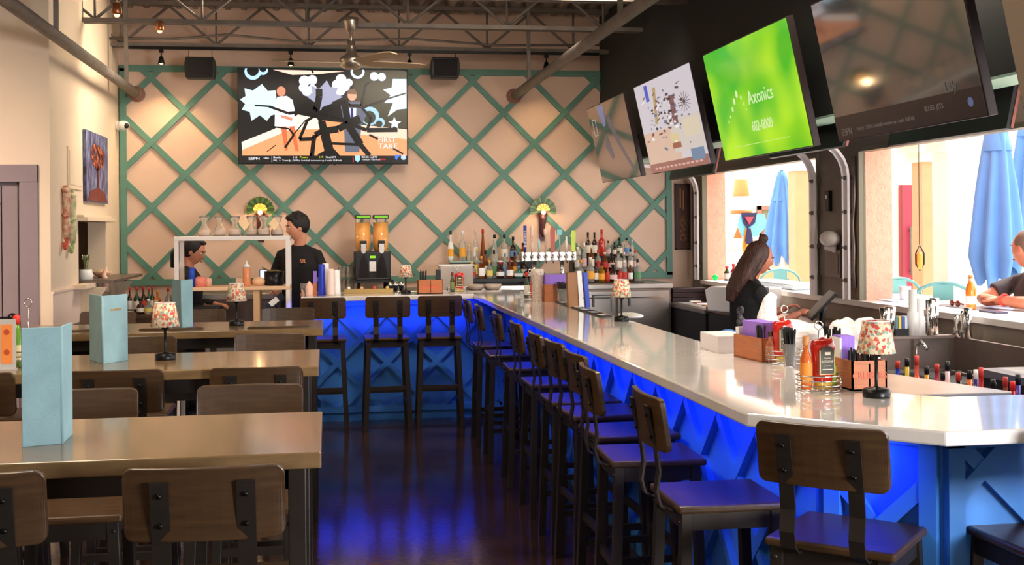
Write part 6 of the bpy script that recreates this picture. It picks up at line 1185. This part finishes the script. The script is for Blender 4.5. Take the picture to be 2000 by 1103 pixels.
m = MB(); m.b2((-.1, -.5, 0), (.14, .5, .05)); p = at_x(1560, 560, 3.86); o = m.build('parcel_bag', mat('pale_blue_plastic', (214, 228, 240), .4, bump=.8), loc=(3.8, p.y+.25, CZ), bev=.015); tag(o, 'long pale blue wrapped package on the far hatch counter', 'package')
# ------------------------------------------------------------------ patio
m = MB(); m.b2((WO, -6, -.12), (34, 40, -.02)); struct(m.build('ground', M_PATIO))
# big pale building behind the patio
def at_y2(px, py, y): return at_y(px, py, y)
YF = 17.0
a = at_y(1490, 520, YF); m = MB(); m.b2((at_y(1300, 500, YF).x, YF, 0), (at_y(1900, 500, YF).x+2, YF+.3, 4.4)); struct(m.build('wall_patio', M_WSTUC))
z1 = at_y(1500, 522, YF).z; zb = at_y(1500, 560, YF).z
t = thing('patio_bench_wall', 'low grey wall with tan ledge behind the teal chairs', 'wall', (at_y(1600, 540, YF-1).x, YF-1, 0)); w_ = 3.2; zt_ = at_y(1520, 527, YF-1).z; m = MB(); m.b2((-w_, -.1, -.02), (w_, .1, zt_-.12)); m.build('wall', plain(120, 124, 130, .8), t); m = MB(); m.b2((-w_, -.16, zt_-.12), (w_, .16, zt_)); m.build('ledge', M_TAN, t)
# window with mauve frame
a, c = at_y(1476, 402, YF-.02), at_y(1512, 470, YF-.02)
t = thing('patio_window', 'maroon-framed window beyond the blue umbrella', 'window', (a.x, YF-.02, c.z-.3)); Wd, Hd = c.x-a.x+.35, a.z-c.z+.3; m = MB(); m.b2((0, -.06, 0), (Wd, .0, Hd)); m.build('pane', mat('dark_pane', (120, 120, 96), .15), t)
for q_ in ((0, 0, .06, Hd), (Wd-.06, 0, Wd, Hd), (Wd/2-.03, 0, Wd/2+.03, Hd), (0, 0, Wd, .06), (0, Hd-.06, Wd, Hd), (0, Hd*.45, Wd, Hd*.52)): m = MB(); m.b2((q_[0], -.09, q_[1]), (q_[2], -.05, q_[3])); m.build('frame_bar', plain(170, 110, 100, .6), t)
# tan pillar right part of the far hatch
def pillar(px0, px1, y, mt, label, zt_=4.2, d=.5, cap=None, capz=None):
    a, c = at_y(px0, 500, y), at_y(px1, 500, y); t = thing('patio_column', label, 'column', ((a.x+c.x)/2, y+d/2, -.02)); w_ = (c.x-a.x)/2
    m = MB(); m.b2((-w_, -d/2, 0), (w_, d/2, zt_)); m.build('shaft', mt, t)
    if capz:
        for k in range(3): m = MB(); e = .04+.05*k; m.b2((-w_-e, -d/2-e, capz+.09*k), (w_+e, d/2+e, capz+.09*(k+1))); m.build('capital', cap, t)
    m = MB(); m.b2((-w_-.04, -d/2-.04, 0), (w_+.04, d/2+.04, .3)); m.build('plinth', cap or mt, t); return t
yq = 12.6; pillar(1554, 1588, yq, M_TAN, 'tan square column seen through the far hatch', 4.2, .2, M_WSTUC, at_y(1560, 330, yq).z)
yq = 10.6; pillar(1802, 1832, yq, M_TAN, 'tan column with cream capital seen through the near hatch', 4.2, .2, mat('cream_stone', (244, 224, 186), .8), at_y(1800, 312, yq).z)
yq = 9.0; pillar(1852, 1905, yq, M_WSTUC, 'thick white column left of the blue umbrellas', 4.2, .25, M_WSTUC, at_y(1860, 290, yq).z)
# pink doors
yq = 13.6; a, c = at_y(1757, 361, yq), at_y(1790, 520, yq); m = MB(); m.b2((a.x-1.2, yq+.05, 0), (a.x+3.5, yq+.3, 4.4)); struct(m.build('wall_pink', mat('cream_yellow_stucco', (248, 236, 206), .9)))
t = thing('pink_door', 'pink door with long metal handles across the patio', 'door', (a.x, yq-.02, 0)); Wd = .9; Hd = a.z; m = MB(); m.b2((0, 0, 0), (Wd, .05, Hd)); m.build('leaf', plain(150, 48, 64, .6), t)
for q_ in ((.05, .1), (Wd/2-.1, .1), (.05, 1.15), (Wd/2-.1, 1.15)): pass
for x_ in (.12, .34): m = MB(); m.cyl((x_, -.05, 1.0), (x_, -.05, 1.6), .02); m.cyl((x_, -.05, 1.05), (x_, 0, 1.05), .012); m.cyl((x_, -.05, 1.55), (x_, 0, 1.55), .012); m.build('door_handle', M_STEELG, t)
m = MB(); m.b2((.0, -.01, .1), (.02, .0, Hd)); m.b2((.44, -.012, .1), (.46, 0, Hd)); m.build('groove', plain(110, 40, 42, .6), t)
# hanging lantern
yq = 8.2; p = at_y(1796, 505, yq); t = thing('hanging_light', 'orange hook-shaped lantern hanging on a thin cord outside', 'hanging light', p); m = MB(); m.tube([(.0, 0, .1), (.035, 0, .04), (.035, 0, -.04), (0, 0, -.09), (-.03, 0, -.04), (-.03, 0, .04)], .006, 6, closed=True); m.build('hoop', M_BLKM, t); m = MB(); m.lathe([(.014, -.08), (.024, -.04), (.024, .02), (.014, .05)], seg=14); m.build('light', plain(240, 140, 50, .4), t); m = MB(); m.cyl((0, 0, .1), (0, 0, LZ+1.5-p.z), .003, seg=6); m.build('cord', M_BLKM, t)
# patio ceiling beam carrying that cord
m = MB(); m.b2((p.x-1.2, yq-.06, LZ+1.5), (p.x+1.2, yq+.06, LZ+1.62)); struct(m.build('trim_7', M_WSTUC))
# closed blue umbrellas
def umbrella(px, ptop, pbot, y, rw, label):
    a, c = at_y(px, ptop, y), at_y(px, pbot, y); t = thing('patio_umbrella', label, 'umbrella', (a.x, y, -.02), 0, 'closed blue patio umbrellas'); H = a.z+.02; zb_ = c.z+.02
    m = MB(); m.cyl((0, 0, 0), (0, 0, H+.05), .022); m.build('pole', M_WHITE, t); m = MB(); m.lathe([(.28, 0), (.28, .06), (.05, .1)], seg=20); m.build('base', M_BLACK, t)
    vs = []; fs = []; seg = 64; n = 14
    for i in range(n+1):
        f_ = i/n; z = H-(H-zb_)*f_; r = rw*(.2+.8*min(1, f_*1.15)**.7)*(1-.25*max(0, f_-.85)/.15)
        for k in range(seg):
            a_ = 2*PI*k/seg; rr_ = r*(1+.22*cos(8*a_+1.5*f_)*min(1, f_*2)+.07*sin(3*a_)); vs.append((rr_*cos(a_), rr_*sin(a_), z-.12*f_*(cos(8*a_+.6)*.5+.5*sin(2*a_))*(1 if f_ > .5 else f_*2)))
    for i in range(n):
        for k in range(seg): k2 = (k+1) % seg; fs.append((i*seg+k, (i+1)*seg+k, (i+1)*seg+k2, i*seg+k2))
    fs.append(tuple(range(seg))); m = MB(); m.add(vs, fs, True); m.build('canopy', M_BLUEUMB, t)
    vs = []; m = MB(); m.lathe([(rw*.12, 0), (rw*.5, -.28), (rw*.62, -.36), (rw*.6, -.37), (rw*.1, -.02)], (0, 0, H+.02), 24, cap=False); m.build('top_vent', M_BLUEUMB, t); return t
umbrella(1527, 335, 500, 13.1, .19, 'closed blue umbrella left, seen through the far hatch')
umbrella(1946, 205, 545, 8.2, .18, 'closed blue umbrella behind the man with folded arms')
umbrella(2012, 190, 500, 9.6, .19, 'closed blue umbrella cut by the right edge of the picture')
# teal metal chairs
def chair(px, py, y, rz, label, sc=1):
    p = at_y(px, py, y); t = thing('patio_chair', label, 'chair', (p.x, y, -.02), rz, 'teal metal chairs on the patio'); zt_ = p.z+.02
    m = MB(); m.b2((-.2, -.2, .62), (.2, .2, .64)); m.build('seat', M_TEALM, t, bev=.005)
    m = MB(); m.tube([(-.2, .15, .64)]+[(-.21*cos(k/8*PI), .22-.42*0, zt_-.13+.13*sin(k/8*PI)) for k in range(9)]+[(.2, .15, .64)], .012, 8); m.build('back_hoop', M_TEALM, t)
    m = MB(); m.b2((-.07, .208, .64), (.07, .216, zt_-.01)); m.build('back_splat', M_TEALM, t)
    for sx in (-1, 1):
        for sy in (-1, 1): m = MB(); m.cyl((sx*.17, sy*.17, .62), (sx*.21, sy*.21, 0), .016, seg=8); m.build('leg', M_TEALM, t)
    return t
chair(1540, 527, 10.9, 0, 'teal metal chair seen through the far hatch'); chair(1792, 545, 8.2, .2, 'teal metal chair left of the two behind the near hatch'); chair(1862, 555, 7.35, -.2, 'teal metal chair right of the two behind the near hatch')
# painted tall statue
ysn = 14.3; a, c = at_y(1447, 352, ysn), at_y(1447, 560, ysn); s_ = (1500-1400)/ (at_y(1500, 500, ysn).x-at_y(1400, 500, ysn).x)
t = thing('painted_statue', 'tall white figure statue with gold hat and painted sash', 'statue', (a.x, ysn, -.02)); zz = lambda py: at_y(1440, py, ysn).z+.02
q = lambda w: w/s_
m = MB(); m.lathe([(q(26), 0), (q(28), zz(520)), (q(26), zz(480)), (q(34), zz(462)), (q(30), zz(440)), (q(20), zz(425))], seg=30, sy=.8); m.build('body', M_WHITE, t)
m = MB(); m.lathe([(q(20), zz(415)), (q(19), zz(400)), (q(16.5), zz(384))], seg=30); m.build('face_band', M_WHITE, t)
m = MB(); m.lathe([(q(15.5), zz(384)), (q(12), zz(352)), (q(11.5), zz(350))], seg=30); m.build('hat', plain(196, 140, 80, .5), t); m = MB(); m.lathe([(q(20.5), zz(418)), (q(20.5), zz(411))], seg=30); m.build('hat_band', plain(176, 104, 34, .4), t)
def pan(m, col, pts, dy):
    m.use(plain(*col, .5)); m.prism([(( x-1440)/s_, zz(y)) for x, y in pts], 0, .02, M=frame((0, -q(30)*.8-dy, 0), (1, 0, 0), (0, -1, 0)))
m = MB(); pan(m, (110, 190, 216), [(1428, 418), (1422, 440), (1432, 462), (1460, 462), (1480, 440), (1474, 418)], .02); pan(m, (176, 100, 34), [(1414, 465), (1422, 444), (1430, 465)], .03); pan(m, (190, 90, 60), [(1462, 465), (1482, 440), (1492, 465)], .03); pan(m, (28, 26, 70), [(1428, 416), (1458, 416), (1454, 436), (1440, 446), (1432, 436)], .05); pan(m, (220, 60, 70), [(1434, 424), (1450, 424), (1442, 438)], .08); pan(m, (190, 130, 40), [(1436, 446), (1446, 446), (1452, 480), (1446, 540), (1434, 540), (1430, 480)], .05); pan(m, (28, 26, 70), [(1438, 446), (1444, 446), (1448, 470), (1441, 486), (1434, 470)], .08); pan(m, (28, 26, 70), [(1441, 488), (1447, 508), (1441, 528), (1435, 508)], .08); pan(m, (190, 130, 40), [(1435, 476), (1447, 476), (1447, 482), (1435, 482)], .1)
m.build('painted_sash', None, t)
text("0%", q(14), plain(196, 130, 60), frame(((1412-1440)/s_, -q(30)*.8-.03, zz(487)), (1, 0, 0), (0, -1, 0)), t, 'gold_lettering')
